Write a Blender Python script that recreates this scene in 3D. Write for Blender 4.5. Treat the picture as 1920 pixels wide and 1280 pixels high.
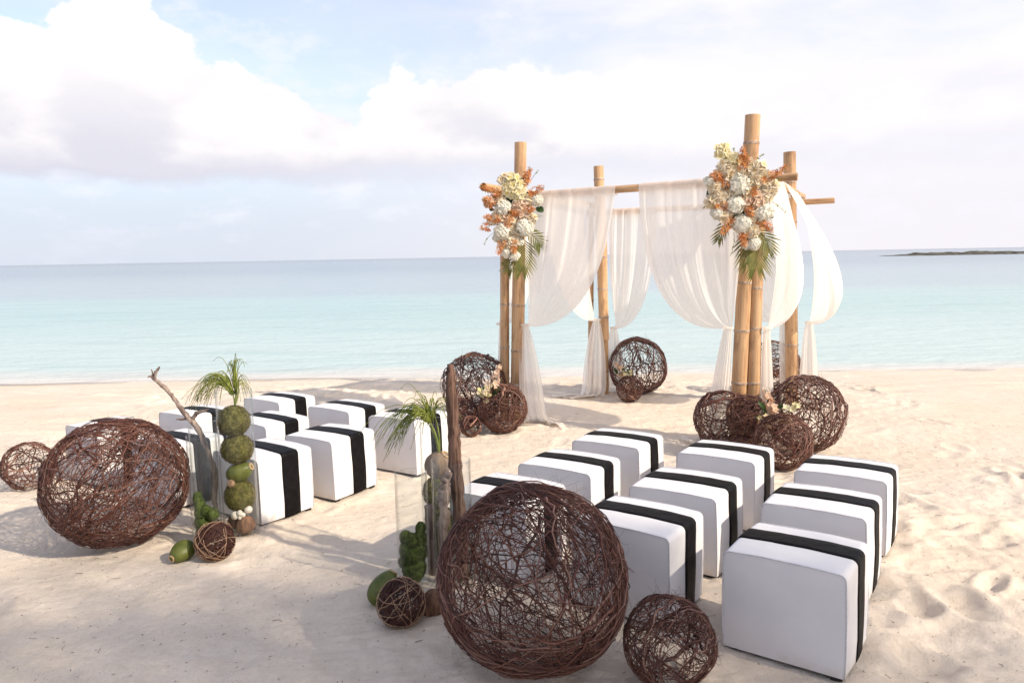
import bpy, bmesh, math, random
import numpy as np
from mathutils import Vector, Matrix

for o in list(bpy.data.objects):
    bpy.data.objects.remove(o)
SC = bpy.context.scene
COL = SC.collection
rad = math.radians
random.seed(7)
RNG = np.random.default_rng(7)

# ------------------------------------------------------------------ camera
PITCH, ROLL, EYE = rad(6.57), rad(-1.04), 1.74
fwd = Vector((0, math.cos(PITCH), -math.sin(PITCH)))
up0 = Vector((0, math.sin(PITCH), math.cos(PITCH)))
rt0 = Vector((1, 0, 0))
rt = math.cos(ROLL) * rt0 + math.sin(ROLL) * up0
up = -math.sin(ROLL) * rt0 + math.cos(ROLL) * up0
cd = bpy.data.cameras.new('camera')
cam = bpy.data.objects.new('camera', cd)
COL.objects.link(cam)
cam.matrix_world = Matrix(((rt.x, up.x, -fwd.x, 0), (rt.y, up.y, -fwd.y, 0), (rt.z, up.z, -fwd.z, EYE), (0, 0, 0, 1)))
cd.sensor_width = 36
cd.lens = 25.97
cd.clip_start = 0.05
cd.clip_end = 60000
SC.camera = cam

# ------------------------------------------------------------------ light
SUN_AZ, SUN_EL = -31.0, 34.0          # azimuth measured from +x towards +y
sdir = Vector((math.cos(rad(SUN_AZ)) * math.cos(rad(SUN_EL)), math.sin(rad(SUN_AZ)) * math.cos(rad(SUN_EL)), math.sin(rad(SUN_EL))))
sl = bpy.data.lights.new('sun', 'SUN')
sl.energy = 3.5
sl.angle = rad(1.2)
sl.color = (1.0, 0.89, 0.74)
so = bpy.data.objects.new('sun', sl)
COL.objects.link(so)
so.rotation_euler = (-sdir).to_track_quat('-Z', 'Y').to_euler()
so.location = (8, -4, 9)
SC.view_settings.view_transform = 'Standard'
SC.view_settings.look = 'None'
SC.view_settings.exposure = 0.68
SC.view_settings.gamma = 1.0
SC.render.engine = 'CYCLES'
SC.cycles.use_denoising = True
SC.cycles.max_bounces = 8
SC.cycles.transparent_max_bounces = 32
SC.cycles.sample_clamp_indirect = 6

world = bpy.data.worlds.new('World')
SC.world = world
world.use_nodes = True


class NT:
    """small node-tree writer"""
    def __init__(self, tree):
        self.t = tree
        self.n = tree.nodes
        self.l = tree.links

    def node(self, kind, **kw):
        n = self.n.new(kind)
        for k, v in kw.items():
            setattr(n, k, v)
        return n

    def put(self, sock, v):
        if hasattr(v, 'is_output') or isinstance(v, bpy.types.NodeSocket):
            self.l.new(v, sock)
        elif isinstance(v, (tuple, list)) and len(v) == 3 and sock.type == 'RGBA':
            sock.default_value = (*v, 1)
        else:
            sock.default_value = v

    def math(self, op, a, b=0.0, c=None, clamp=False):
        n = self.node('ShaderNodeMath', operation=op, use_clamp=clamp)
        self.put(n.inputs[0], a)
        self.put(n.inputs[1], b)
        if c is not None:
            self.put(n.inputs[2], c)
        return n.outputs[0]

    def smooth(self, v, a, b, lo=0.0, hi=1.0):
        n = self.node('ShaderNodeMapRange', interpolation_type='SMOOTHSTEP')
        self.put(n.inputs[0], v)
        for i, x in enumerate((a, b, lo, hi)):
            self.put(n.inputs[1 + i], x)
        return n.outputs[0]

    def mix(self, f, a, b, mode='MIX'):
        n = self.node('ShaderNodeMix', data_type='RGBA', blend_type=mode)
        self.put(n.inputs[0], f)
        self.put(n.inputs[6], a)
        self.put(n.inputs[7], b)
        return n.outputs[2]

    def noise(self, vec, scale, detail=4, rough=0.55, dist=0.0):
        n = self.node('ShaderNodeTexNoise')
        if vec is not None:
            self.l.new(vec, n.inputs['Vector'])
        n.inputs['Scale'].default_value = scale
        n.inputs['Detail'].default_value = detail
        n.inputs['Roughness'].default_value = rough
        n.inputs['Distortion'].default_value = dist
        return n.outputs['Fac']

    def mapping(self, vec, scale=(1, 1, 1), loc=(0, 0, 0), rot=(0, 0, 0)):
        n = self.node('ShaderNodeMapping')
        self.l.new(vec, n.inputs[0])
        n.inputs['Location'].default_value = loc
        n.inputs['Rotation'].default_value = rot
        n.inputs['Scale'].default_value = scale
        return n.outputs[0]

    def ramp(self, v, stops, interp='LINEAR'):
        n = self.node('ShaderNodeValToRGB')
        self.put(n.inputs[0], v)
        cr = n.color_ramp
        cr.interpolation = interp
        while len(cr.elements) < len(stops):
            cr.elements.new(0.5)
        for e, (p, c) in zip(cr.elements, sorted(stops, key=lambda s: s[0])):
            e.position = p
            e.color = (*c, 1) if isinstance(c, (tuple, list)) else (c, c, c, 1)
        return n.outputs[0]


def sky_world():
    t = NT(world.node_tree)
    t.n.clear()
    sky = t.node('ShaderNodeTexSky', sky_type='NISHITA')
    sky.sun_disc = False
    sky.sun_elevation = rad(SUN_EL)
    sky.sun_rotation = math.atan2(sdir.x, sdir.y)
    sky.air_density = 1.0
    sky.dust_density = 0.5
    sky.ozone_density = 1.0
    tc = t.node('ShaderNodeTexCoord')
    d = tc.outputs['Generated']
    sx = t.node('ShaderNodeSeparateXYZ')
    t.l.new(d, sx.inputs[0])
    x, y, z = sx.outputs
    az = t.math('MULTIPLY', t.math('ARCTAN2', x, y), 57.29578)
    el = t.math('MULTIPLY', t.math('ARCSINE', z), 57.29578)
    # height of the cumulus tops by compass direction (degrees)
    prof = [(-180, 12), (-150, 15), (-120, 11), (-90, 15), (-62, 13), (-48, 16), (-40, 14.0), (-34, 15.2), (-31.6, 15.6),
            (-30.4, 15.0), (-29.2, 16.8), (-27, 19.0), (-24.6, 17.6), (-23.2, 14.8), (-21.4, 13.2), (-19.9, 13.4), (-18, 12.2),
            (-16, 12.6), (-14, 10.9), (-11.8, 9.9), (-10, 12.0), (-8.2, 13.8), (-5, 13.0), (0.5, 14.1), (4.5, 13.6),
            (7.6, 12.0), (9.9, 13.8), (12, 11.5), (22, 12), (50, 14), (110, 12), (180, 12)]
    azn = t.math('MULTIPLY_ADD', az, 1 / 360.0, 0.5)
    top = t.math('MULTIPLY', t.ramp(azn, [(a / 360 + 0.5, h / 24.0) for a, h in prof]), 24.0)
    dm = t.mapping(d, scale=(1, 1, 1.5))
    nb = t.noise(dm, 9.0, 8, 0.58, 0.3)
    nf = t.noise(dm, 30.0, 6, 0.6)
    bump = t.math('ADD', t.math('MULTIPLY', t.math('SUBTRACT', nb, 0.5), 5.5), t.math('MULTIPLY', t.math('SUBTRACT', nf, 0.5), 2.2))
    edge = t.math('SUBTRACT', t.math('ADD', top, bump), el)
    soft = t.smooth(az, -4, 14, 0.55, 2.6)
    m_top = t.smooth(t.math('DIVIDE', edge, soft), -0.45, 0.75)
    nbase = t.noise(t.mapping(d, scale=(1, 1, 3.0)), 6.0, 5, 0.5)
    base = t.math('ADD', 3.6, t.math('ADD', t.math('MULTIPLY', nbase, 2.6), t.math('MULTIPLY', nf, 1.2)))
    over = t.math('SUBTRACT', el, base)
    m_base = t.smooth(over, -0.5, t.smooth(az, -30, 14, 0.7, 3.0))
    dens = t.math('MULTIPLY', m_top, m_base)
    dens = t.math('MULTIPLY', dens, t.smooth(az, 4, 26, 1.0, 0.45))
    # shading inside the cloud: lilac flat base and soft hollows
    hollow = t.smooth(t.noise(t.mapping(d, scale=(1, 1, 1.8), loc=(3, 1, 0)), 5.0, 5, 0.5), 0.42, 0.66)
    lowpart = t.smooth(over, 0.0, 4.2, 1.0, 0.0)
    shade = t.math('MAXIMUM', lowpart, t.math('MULTIPLY', hollow, t.smooth(over, 1.0, 10.0, 0.9, 0.25)))
    cloud = t.mix(shade, (0.745, 0.705, 0.685), (0.465, 0.465, 0.530))
    # thin veil of high cloud, thicker towards the sun side, and faint puffs low down
    veil_n = t.noise(t.mapping(d, scale=(1, 1, 3.5), rot=(0, 0.25, 0)), 3.2, 6, 0.55, 0.4)
    veil = t.math('MULTIPLY', t.smooth(az, -16, 18, 0.42, 0.95), t.smooth(veil_n, 0.25, 0.6, 0.72, 1.0))
    veil = t.math('MULTIPLY', veil, t.smooth(el, 14, 50, 1.0, 0.55))
    puff = t.math('MULTIPLY', t.smooth(t.noise(t.mapping(d, scale=(1, 1, 2.2), loc=(7, 2, 4)), 13.0, 6, 0.6), 0.48, 0.72), t.smooth(el, 0.5, 4.0, 0.15, 0.55))
    skycol = t.node('ShaderNodeVectorMath', operation='SCALE')
    t.l.new(sky.outputs[0], skycol.inputs[0])
    skycol.inputs['Scale'].default_value = 0.15
    blue = t.mix(1.0, skycol.outputs[0], (1.0, 0.94, 0.98), 'MULTIPLY')
    veilcol = t.mix(t.smooth(veil_n, 0.35, 0.7), (0.625, 0.615, 0.655), (0.68, 0.65, 0.66))
    c = t.mix(veil, blue, veilcol)
    low = t.smooth(el, 2.0, 15.0, 0.92, 0.0)
    c = t.mix(low, c, t.mix(t.smooth(az, -25, 18), (0.430, 0.475, 0.555), (0.585, 0.565, 0.60)))
    c = t.mix(puff, c, (0.62, 0.62, 0.665))
    c = t.mix(dens, c, cloud)
    bg = t.node('ShaderNodeBackground')
    t.l.new(c, bg.inputs[0])
    bg.inputs[1].default_value = 1.0
    out = t.node('ShaderNodeOutputWorld')
    t.l.new(bg.outputs[0], out.inputs[0])


sky_world()


# ------------------------------------------------------------------ helpers
class MB:
    """collects geometry for ONE mesh object"""
    def __init__(self):
        self.v, self.f, self.a, self.n = [], [], [], 0

    def add(self, verts, faces, tint=0.5):
        verts = np.asarray(verts, float).reshape(-1, 3)
        b = self.n
        self.v.append(verts)
        self.f.extend([tuple(int(i) + b for i in f) for f in faces])
        self.a.append(np.full(len(verts), tint) if np.isscalar(tint) else np.asarray(tint, float))
        self.n += len(verts)

    def grid(self, P, tint=0.5, closed_u=False):
        P = np.asarray(P, float)
        r, c = P.shape[:2]
        fs = []
        for i in range(r - 1):
            for j in range(c if closed_u else c - 1):
                k = (j + 1) % c
                fs.append((i * c + j, i * c + k, (i + 1) * c + k, (i + 1) * c + j))
        self.add(P.reshape(-1, 3), fs, tint)

    def lathe(self, prof, seg=24, tint=0.5, c=(0, 0, 0)):
        a = np.linspace(0, 2 * math.pi, seg, endpoint=False)
        P = np.array([[(c[0] + r * math.cos(t), c[1] + r * math.sin(t), c[2] + z) for t in a] for r, z in prof])
        self.grid(P, tint, True)

    def tube(self, pts, radii, sides=6, tint=0.5, caps=True):
        pts = np.asarray(pts, float)
        n = len(pts)
        radii = np.full(n, radii) if np.isscalar(radii) else np.asarray(radii, float)
        tg = np.gradient(pts, axis=0)
        tg /= np.linalg.norm(tg, axis=1)[:, None] + 1e-9
        ref = np.array([0.31, 0.17, 0.93]) if abs(tg[:, 2]).mean() < 0.8 else np.array([0.93, 0.31, 0.17])
        nrm = np.cross(tg, ref)
        nrm /= np.linalg.norm(nrm, axis=1)[:, None] + 1e-9
        bi = np.cross(tg, nrm)
        a = np.linspace(0, 2 * math.pi, sides, endpoint=False)
        P = pts[:, None] + radii[:, None, None] * (np.cos(a)[None, :, None] * nrm[:, None] + np.sin(a)[None, :, None] * bi[:, None])
        b = self.n
        self.grid(P, tint, True)
        if caps:
            self.f.append(tuple(b + i for i in range(sides))[::-1])
            self.f.append(tuple(b + (n - 1) * sides + i for i in range(sides)))

    def box(self, c, s, tint=0.5):
        x, y, z = c
        a, b, h = s[0] / 2, s[1] / 2, s[2] / 2
        v = [(x + i * a, y + j * b, z + k * h) for i in (-1, 1) for j in (-1, 1) for k in (-1, 1)]
        self.add(v, [(0, 1, 3, 2), (4, 6, 7, 5), (0, 4, 5, 1), (2, 3, 7, 6), (0, 2, 6, 4), (1, 5, 7, 3)], tint)

    def mesh(self, name, mat, smooth=True):
        me = bpy.data.meshes.new(name)
        me.from_pydata(np.concatenate(self.v).tolist() if self.v else [], [], self.f)
        if self.a:
            at = me.attributes.new('tint', 'FLOAT', 'POINT')
            at.data.foreach_set('value', np.concatenate(self.a).astype(np.float32))
        me.materials.append(mat)
        if smooth:
            me.polygons.foreach_set('use_smooth', [True] * len(me.polygons))
        me.update()
        return me

    def build(self, name, mat, parent=None, smooth=True, loc=None, kind=None):
        return link(name, self.mesh(name, mat, smooth), parent, loc, kind)


def link(name, me, parent=None, loc=None, kind=None):
    o = bpy.data.objects.new(name, me)
    COL.objects.link(o)
    if parent is not None:
        o.parent = parent
    if loc is not None:
        o.location = loc
    if kind:
        o['kind'] = kind
    return o


def thing(name, label, cat, loc=(0, 0, 0), rotz=0.0, group=None):
    o = bpy.data.objects.new(name, None)
    o.empty_display_size = 0.1
    COL.objects.link(o)
    o.location = loc
    o.rotation_euler = (0, 0, rotz)
    return tag(o, label, cat, group)


def tag(o, label, cat, group=None):
    o['label'] = label
    o['category'] = cat
    if group:
        o['group'] = group
    return o


def copy_tree(o, parent=None):
    c = o.copy()
    COL.objects.link(c)
    c.parent = parent
    for ch in list(o.children):
        copy_tree(ch, c)
    return c


def unit(v):
    v = np.asarray(v, float)
    return v / (np.linalg.norm(v, axis=-1, keepdims=True) + 1e-12)


# smooth value noise on arrays
_LAT = np.random.default_rng(3).random((256, 256))


def vnoise(x, y):
    x = np.asarray(x, float)
    y = np.asarray(y, float)
    xi = np.floor(x).astype(int)
    yi = np.floor(y).astype(int)
    fx, fy = x - xi, y - yi
    fx = fx * fx * fx * (fx * (fx * 6 - 15) + 10)
    fy = fy * fy * fy * (fy * (fy * 6 - 15) + 10)
    a = _LAT[xi % 256, yi % 256]
    b = _LAT[(xi + 1) % 256, yi % 256]
    c = _LAT[xi % 256, (yi + 1) % 256]
    d = _LAT[(xi + 1) % 256, (yi + 1) % 256]
    return (a * (1 - fx) + b * fx) * (1 - fy) + (c * (1 - fx) + d * fx) * fy


def fbm(x, y, oct=4, gain=0.5):
    s, a, tot = 0, 1.0, 0
    for i in range(oct):
        s = s + a * (vnoise(x * 2 ** i + 17.3 * i, y * 2 ** i + 5.1 * i) - 0.5)
        tot += a
        a *= gain
    return s / tot


# ------------------------------------------------------------------ materials
def new_mat(name):
    m = bpy.data.materials.new(name)
    m.use_nodes = True
    t = NT(m.node_tree)
    t.n.clear()
    out = t.node('ShaderNodeOutputMaterial')
    return m, t, out


def principled(t, color, rough=0.6, spec=0.4, **kw):
    p = t.node('ShaderNodeBsdfPrincipled')
    t.put(p.inputs['Base Color'], color)
    t.put(p.inputs['Roughness'], rough)
    t.put(p.inputs['Specular IOR Level'], spec)
    for k, v in kw.items():
        t.put(p.inputs[k], v)
    return p


def bump(t, h, strength=0.3, dist=0.01):
    b = t.node('ShaderNodeBump')
    b.inputs['Strength'].default_value = strength
    b.inputs['Distance'].default_value = dist
    t.l.new(h, b.inputs['Height'])
    return b.outputs[0]


def pmat(name, c1, c2, scale=20, rough=0.7, bmp=0.3, bdist=0.004, stretch=(1, 1, 1), spec=0.35, lo=0.35, hi=0.65, attr=None, detail=5, sheen=0.0, trans=0.0):
    """procedural two-colour material; attr: a per-piece tint mixes further"""
    m, t, out = new_mat(name)
    tc = t.node('ShaderNodeTexCoord')
    v = t.mapping(tc.outputs['Object'], scale=stretch)
    n = t.noise(v, scale, detail, 0.6)
    f = t.smooth(n, lo, hi)
    col = t.mix(f, c1, c2)
    if attr:
        a = t.node('ShaderNodeAttribute', attribute_name='tint')
        col = t.mix(a.outputs['Fac'], col, attr)
    p = principled(t, col, rough, spec)
    if sheen:
        p.inputs['Sheen Weight'].default_value = sheen
    if bmp:
        t.l.new(bump(t, n, bmp, bdist), p.inputs['Normal'])
    sh = p.outputs[0]
    if trans:
        tr = t.node('ShaderNodeBsdfTranslucent')
        t.put(tr.inputs[0], col)
        mx = t.node('ShaderNodeMixShader')
        mx.inputs[0].default_value = trans
        t.l.new(sh, mx.inputs[1])
        t.l.new(tr.outputs[0], mx.inputs[2])
        sh = mx.outputs[0]
    t.l.new(sh, out.inputs[0])
    return m


def mat_sand():
    m, t, out = new_mat('sand')
    tc = t.node('ShaderNodeTexCoord')
    v = tc.outputs['Object']
    big = t.noise(v, 0.9, 5, 0.6)
    med = t.noise(v, 9, 6, 0.6)
    fine = t.noise(v, 160, 3, 0.7)
    grain = t.noise(v, 420, 2, 0.6)
    col = t.mix(t.smooth(big, 0.3, 0.7), (0.690, 0.580, 0.460), (0.745, 0.640, 0.525))
    col = t.mix(t.smooth(med, 0.35, 0.75, 0, 0.35), col, (0.61, 0.500, 0.390))
    speck = t.smooth(t.math('ADD', t.math('MULTIPLY', fine, 0.75), t.math('MULTIPLY', t.noise(v, 2.2, 4, 0.6), 0.3)), 0.60, 0.70, 0, 0.55)
    col = t.mix(speck, col, (0.27, 0.19, 0.13))
    sx = t.node('ShaderNodeSeparateXYZ')
    t.l.new(v, sx.inputs[0])
    wob = t.math('MULTIPLY', t.math('SUBTRACT', t.noise(v, 0.7, 4, 0.6), 0.5), 0.06)
    wet = t.smooth(t.math('ADD', sx.outputs[2], wob), -0.085, -0.05, 1.0, 0.0)
    col = t.mix(t.math('MULTIPLY', wet, 0.0), col, (0.50, 0.43, 0.36))
    p = principled(t, col, 0.92, 0.15)
    t.put(p.inputs['Roughness'], t.math('MULTIPLY_ADD', wet, -0.1, 0.92))
    crumb = t.smooth(t.noise(v, 34, 5, 0.75), 0.45, 0.7)
    h = t.math('ADD', t.math('MULTIPLY_ADD', crumb, 0.22, t.math('MULTIPLY', med, 0.7)), t.math('ADD', t.math('MULTIPLY', fine, 0.25), t.math('MULTIPLY', grain, 0.10)))
    t.l.new(bump(t, h, 0.6, 0.022), p.inputs['Normal'])
    t.l.new(p.outputs[0], out.inputs[0])
    return m


def mat_water():
    m, t, out = new_mat('sea_water')
    tc = t.node('ShaderNodeTexCoord')
    v = tc.outputs['Object']
    sx = t.node('ShaderNodeSeparateXYZ')
    t.l.new(v, sx.inputs[0])
    x, y = sx.outputs[0], sx.outputs[1]
    # metres from the waterline (the shore runs a little askew)
    dist = t.math('SUBTRACT', t.math('ADD', y, t.math('MULTIPLY', x, 0.045)), 11.15)
    wob = t.math('MULTIPLY', t.math('SUBTRACT', t.noise(t.mapping(v, scale=(0.25, 1, 1)), 0.35, 4, 0.6), 0.5), 2.2)
    d2 = t.math('ADD', dist, wob)
    far = t.math('MULTIPLY', t.math('SUBTRACT', t.noise(t.mapping(v, scale=(0.05, 1, 1)), 0.12, 3, 0.5), 0.5), 5.0)
    d3 = t.math('ADD', dist, far)
    shallow = t.mix(t.smooth(d2, 0.0, 1.5), (0.66, 0.60, 0.525), (0.465, 0.575, 0.545))
    shallow = t.mix(t.smooth(d2, 3.0, 15.0), shallow, (0.360, 0.505, 0.490))
    deep = t.mix(t.smooth(d3, 24, 130), (0.345, 0.425, 0.455), (0.245, 0.315, 0.37))
    deep = t.mix(t.smooth(d3, 150, 900), deep, (0.20, 0.25, 0.305))
    col = t.mix(t.smooth(d3, 20.0, 31.0), shallow, deep)
    streak = t.noise(t.mapping(v, scale=(0.14, 1.0, 1)), 1.1, 6, 0.65, 0.3)
    col = t.mix(t.smooth(streak, 0.50, 0.70, 0, 0.38), col, t.mix(0.55, col, (0.10, 0.30, 0.30)))
    foam_l = t.smooth(t.math('ABSOLUTE', t.math('SUBTRACT', d2, 0.55)), 0.0, 0.16, 1.0, 0.0)
    foam_n = t.smooth(t.noise(t.mapping(v, scale=(0.5, 1.3, 1)), 2.6, 6, 0.7), 0.44, 0.60)
    foam = t.math('MULTIPLY', foam_l, foam_n)
    col = t.mix(t.math('MULTIPLY', foam, 0.25), col, (0.78, 0.76, 0.73))
    p = principled(t, col, 0.22, 0.32)
    p.inputs['IOR'].default_value = 1.33
    w1 = t.noise(t.mapping(v, scale=(0.35, 1, 1)), 1.6, 5, 0.6, 0.4)
    w2 = t.noise(t.mapping(v, scale=(0.45, 1, 1), rot=(0, 0, 0.25)), 6.0, 4, 0.6)
    hh = t.math('ADD', w1, t.math('MULTIPLY', w2, 0.35))
    t.l.new(bump(t, hh, 0.8, 0.14), p.inputs['Normal'])
    tr = t.node('ShaderNodeBsdfTransparent')
    mx = t.node('ShaderNodeMixShader')
    t.l.new(t.math('MAXIMUM', t.smooth(d2, -0.15, 0.25, 0.05, 1.0), t.math('MULTIPLY', foam, 0.8)), mx.inputs[0])
    t.l.new(tr.outputs[0], mx.inputs[1])
    t.l.new(p.outputs[0], mx.inputs[2])
    t.l.new(mx.outputs[0], out.inputs[0])
    return m


def mat_sheer():
    m, t, out = new_mat('sheer_fabric')
    tc = t.node('ShaderNodeTexCoord')
    n = t.noise(t.mapping(tc.outputs['Object'], scale=(40, 40, 4)), 3, 3, 0.6)
    col = t.mix(n, (0.97, 0.94, 0.895), (0.98, 0.955, 0.92))
    df = t.node('ShaderNodeBsdfDiffuse')
    tl = t.node('ShaderNodeBsdfTranslucent')
    t.put(df.inputs[0], col)
    t.put(tl.inputs[0], t.mix(1.0, col, (1.0, 0.97, 0.93), 'MULTIPLY'))
    m1 = t.node('ShaderNodeMixShader')
    m1.inputs[0].default_value = 0.58
    t.l.new(df.outputs[0], m1.inputs[1])
    t.l.new(tl.outputs[0], m1.inputs[2])
    tr = t.node('ShaderNodeBsdfTransparent')
    m2 = t.node('ShaderNodeMixShader')
    t.l.new(t.smooth(n, 0.2, 0.8, 0.78, 0.88), m2.inputs[0])
    t.l.new(tr.outputs[0], m2.inputs[1])
    t.l.new(m1.outputs[0], m2.inputs[2])
    t.l.new(m2.outputs[0], out.inputs[0])
    return m


def mat_glass():
    m, t, out = new_mat('clear_glass')
    tr = t.node('ShaderNodeBsdfTransparent')
    tr.inputs[0].default_value = (0.985, 0.993, 0.99, 1)
    gl = t.node('ShaderNodeBsdfGlossy')
    gl.inputs['Roughness'].default_value = 0.02
    fr = t.node('ShaderNodeFresnel')
    ge = t.node('ShaderNodeNewGeometry')
    t.l.new(t.math('MULTIPLY_ADD', ge.outputs['Backfacing'], 1 / 1.36 - 1.36, 1.36), fr.inputs[0])
    mx = t.node('ShaderNodeMixShader')
    t.l.new(fr.outputs[0], mx.inputs[0])
    t.l.new(tr.outputs[0], mx.inputs[1])
    t.l.new(gl.outputs[0], mx.inputs[2])
    t.l.new(mx.outputs[0], out.inputs[0])
    return m


def mat_vine(name, dark, mid, pale):
    m, t, out = new_mat(name)
    tc = t.node('ShaderNodeTexCoord')
    a = t.node('ShaderNodeAttribute', attribute_name='tint')
    n = t.noise(tc.outputs['Object'], 45, 4, 0.6)
    f = t.math('ADD', t.math('MULTIPLY', a.outputs['Fac'], 0.75), t.math('MULTIPLY', n, 0.3))
    col = t.ramp(f, [(0.05, dark), (0.5, mid), (0.98, pale)])
    p = principled(t, col, 0.55, 0.4)
    t.l.new(bump(t, t.noise(tc.outputs['Object'], 220, 3, 0.6), 0.4, 0.002), p.inputs['Normal'])
    t.l.new(p.outputs[0], out.inputs[0])
    return m


def mat_bamboo():
    m, t, out = new_mat('bamboo')
    tc = t.node('ShaderNodeTexCoord')
    v = tc.outputs['Object']
    fib = t.noise(t.mapping(v, scale=(1, 1, 0.03)), 60, 5, 0.65)
    blot = t.noise(t.mapping(v, scale=(1, 1, 0.3)), 9, 5, 0.6)
    col = t.mix(t.smooth(fib, 0.3, 0.7), (0.42, 0.235, 0.115), (0.61, 0.395, 0.215))
    col = t.mix(t.smooth(blot, 0.48, 0.66, 0, 0.7), col, (0.22, 0.115, 0.06))
    spot = t.smooth(t.noise(t.mapping(v, scale=(1, 1, 0.45)), 34, 4, 0.7), 0.62, 0.72, 0, 0.6)
    col = t.mix(spot, col, (0.13, 0.07, 0.04))
    col = t.mix(t.smooth(blot, 0.25, 0.42, 0.35, 0), col, (0.60, 0.44, 0.29))
    p = principled(t, col, 0.42, 0.4)
    t.l.new(bump(t, fib, 0.2, 0.003), p.inputs['Normal'])
    t.l.new(p.outputs[0], out.inputs[0])
    return m


def mat_fabric_white():
    m, t, out = new_mat('white_stool_fabric')
    tc = t.node('ShaderNodeTexCoord')
    v = tc.outputs['Object']
    weave = t.node('ShaderNodeTexWave', wave_type='BANDS', bands_direction='DIAGONAL')
    t.l.new(v, weave.inputs[0])
    weave.inputs['Scale'].default_value = 260
    n = t.noise(v, 5, 4, 0.55)
    grime = t.noise(v, 11, 5, 0.6)
    sx = t.node('ShaderNodeSeparateXYZ')
    t.l.new(v, sx.inputs[0])
    sandy = t.math('MULTIPLY', t.smooth(sx.outputs[2], 0.02, 0.09, 1.0, 0.0), t.smooth(grime, 0.4, 0.7))
    col = t.mix(t.smooth(n, 0.3, 0.7), (0.705, 0.680, 0.675), (0.745, 0.72, 0.71))
    col = t.mix(t.math('MULTIPLY', sandy, 0.5), col, (0.55, 0.46, 0.36))
    p = principled(t, col, 0.75, 0.25)
    p.inputs['Sheen Weight'].default_value = 0.15
    oi = t.node('ShaderNodeObjectInfo')
    vv = t.node('ShaderNodeVectorMath', operation='ADD')
    t.l.new(v, vv.inputs[0])
    t.l.new(t.math('MULTIPLY', oi.outputs['Random'], 9.0), vv.inputs[1])
    crease = t.noise(t.mapping(vv.outputs[0], scale=(1, 1, 0.35), rot=(0.5, 0.3, 0.2)), 14, 4, 0.6, 0.6)
    h = t.math('ADD', t.math('MULTIPLY_ADD', crease, 0.35, t.math('MULTIPLY', n, 0.9)), t.math('MULTIPLY', weave.outputs['Fac'], 0.03))
    t.l.new(bump(t, h, 0.30, 0.022), p.inputs['Normal'])
    t.l.new(p.outputs[0], out.inputs[0])
    return m


M_SAND = mat_sand()
M_WATER = mat_water()
M_SHEER = mat_sheer()
M_GLASS = mat_glass()
M_VINE = mat_vine('vine_bark', (0.030, 0.010, 0.007), (0.130, 0.046, 0.030), (0.34, 0.185, 0.13))
M_VINE_T = mat_vine('thick_vine_bark', (0.040, 0.016, 0.012), (0.13, 0.058, 0.042), (0.36, 0.22, 0.17))
M_STRAND = pmat('pale_strand', (0.30, 0.17, 0.10), (0.46, 0.30, 0.19), 40, 0.6, 0.2)
M_BAMBOO = mat_bamboo()
M_NODE = pmat('bamboo_node', (0.13, 0.08, 0.055), (0.50, 0.44, 0.40), 35, 0.7, 0.5, 0.004)
M_HOLLOW = pmat('bamboo_inside', (0.09, 0.05, 0.03), (0.16, 0.09, 0.05), 30, 0.8, 0.3)
M_WHITE = mat_fabric_white()
M_BLACK = pmat('black_satin', (0.004, 0.0035, 0.004), (0.008, 0.007, 0.008), 22, 0.55, 0.5, 0.010, spec=0.09)
M_FOOT = pmat('black_foot', (0.012, 0.011, 0.011), (0.02, 0.018, 0.017), 20, 0.6, 0.2)
M_PIPE = pmat('white_piping', (0.56, 0.55, 0.57), (0.66, 0.65, 0.67), 60, 0.8, 0.2)
M_MOSS = pmat('moss', (0.060, 0.060, 0.014), (0.165, 0.150, 0.045), 38, 0.95, 0.8, 0.01, spec=0.1, attr=(0.11, 0.07, 0.022))
M_MOSS2 = pmat('bright_moss', (0.030, 0.050, 0.010), (0.095, 0.125, 0.030), 42, 0.95, 0.8, 0.01, spec=0.1)
M_COCO_G = pmat('green_coconut', (0.055, 0.072, 0.010), (0.145, 0.155, 0.032), 9, 0.45, 0.15, 0.004, lo=0.3, hi=0.8)
M_COCO_B = pmat('brown_coconut', (0.085, 0.042, 0.024), (0.22, 0.115, 0.068), 14, 0.85, 0.6, 0.006, stretch=(3, 3, 0.5))
M_COCO_T = pmat('tan_coconut', (0.11, 0.070, 0.048), (0.30, 0.205, 0.145), 9, 0.85, 0.6, 0.006, stretch=(2, 2, 0.6))
M_SCAR = pmat('coconut_scar', (0.035, 0.018, 0.010), (0.30, 0.19, 0.10), 40, 0.85, 0.5)
M_RIM = pmat('coconut_scar_rim', (0.42, 0.27, 0.14), (0.55, 0.38, 0.22), 40, 0.85, 0.4)
M_DRIFT = pmat('driftwood', (0.14, 0.095, 0.075), (0.33, 0.26, 0.22), 18, 0.9, 0.7, 0.008, stretch=(2.2, 2.2, 0.25))
M_DRIFT_D = pmat('dark_driftwood', (0.045, 0.022, 0.015), (0.20, 0.115, 0.08), 26, 0.9, 0.9, 0.012, stretch=(2.5, 2.5, 0.18))
M_CORAL = pmat('pale_coral', (0.55, 0.49, 0.40), (0.72, 0.66, 0.58), 60, 0.9, 0.8, 0.006)
M_REED = pmat('green_reed', (0.13, 0.17, 0.025), (0.29, 0.32, 0.07), 16, 0.55, 0.1, trans=0.15)
M_HYD = pmat('hydrangea_petal', (0.82, 0.79, 0.72), (0.87, 0.85, 0.80), 30, 0.7, 0.0, attr=(0.66, 0.66, 0.44), trans=0.35)
M_ORCH = pmat('orchid_petal', (0.78, 0.72, 0.58), (0.82, 0.78, 0.70), 25, 0.6, 0.0, attr=(0.74, 0.48, 0.10), trans=0.35)
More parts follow.
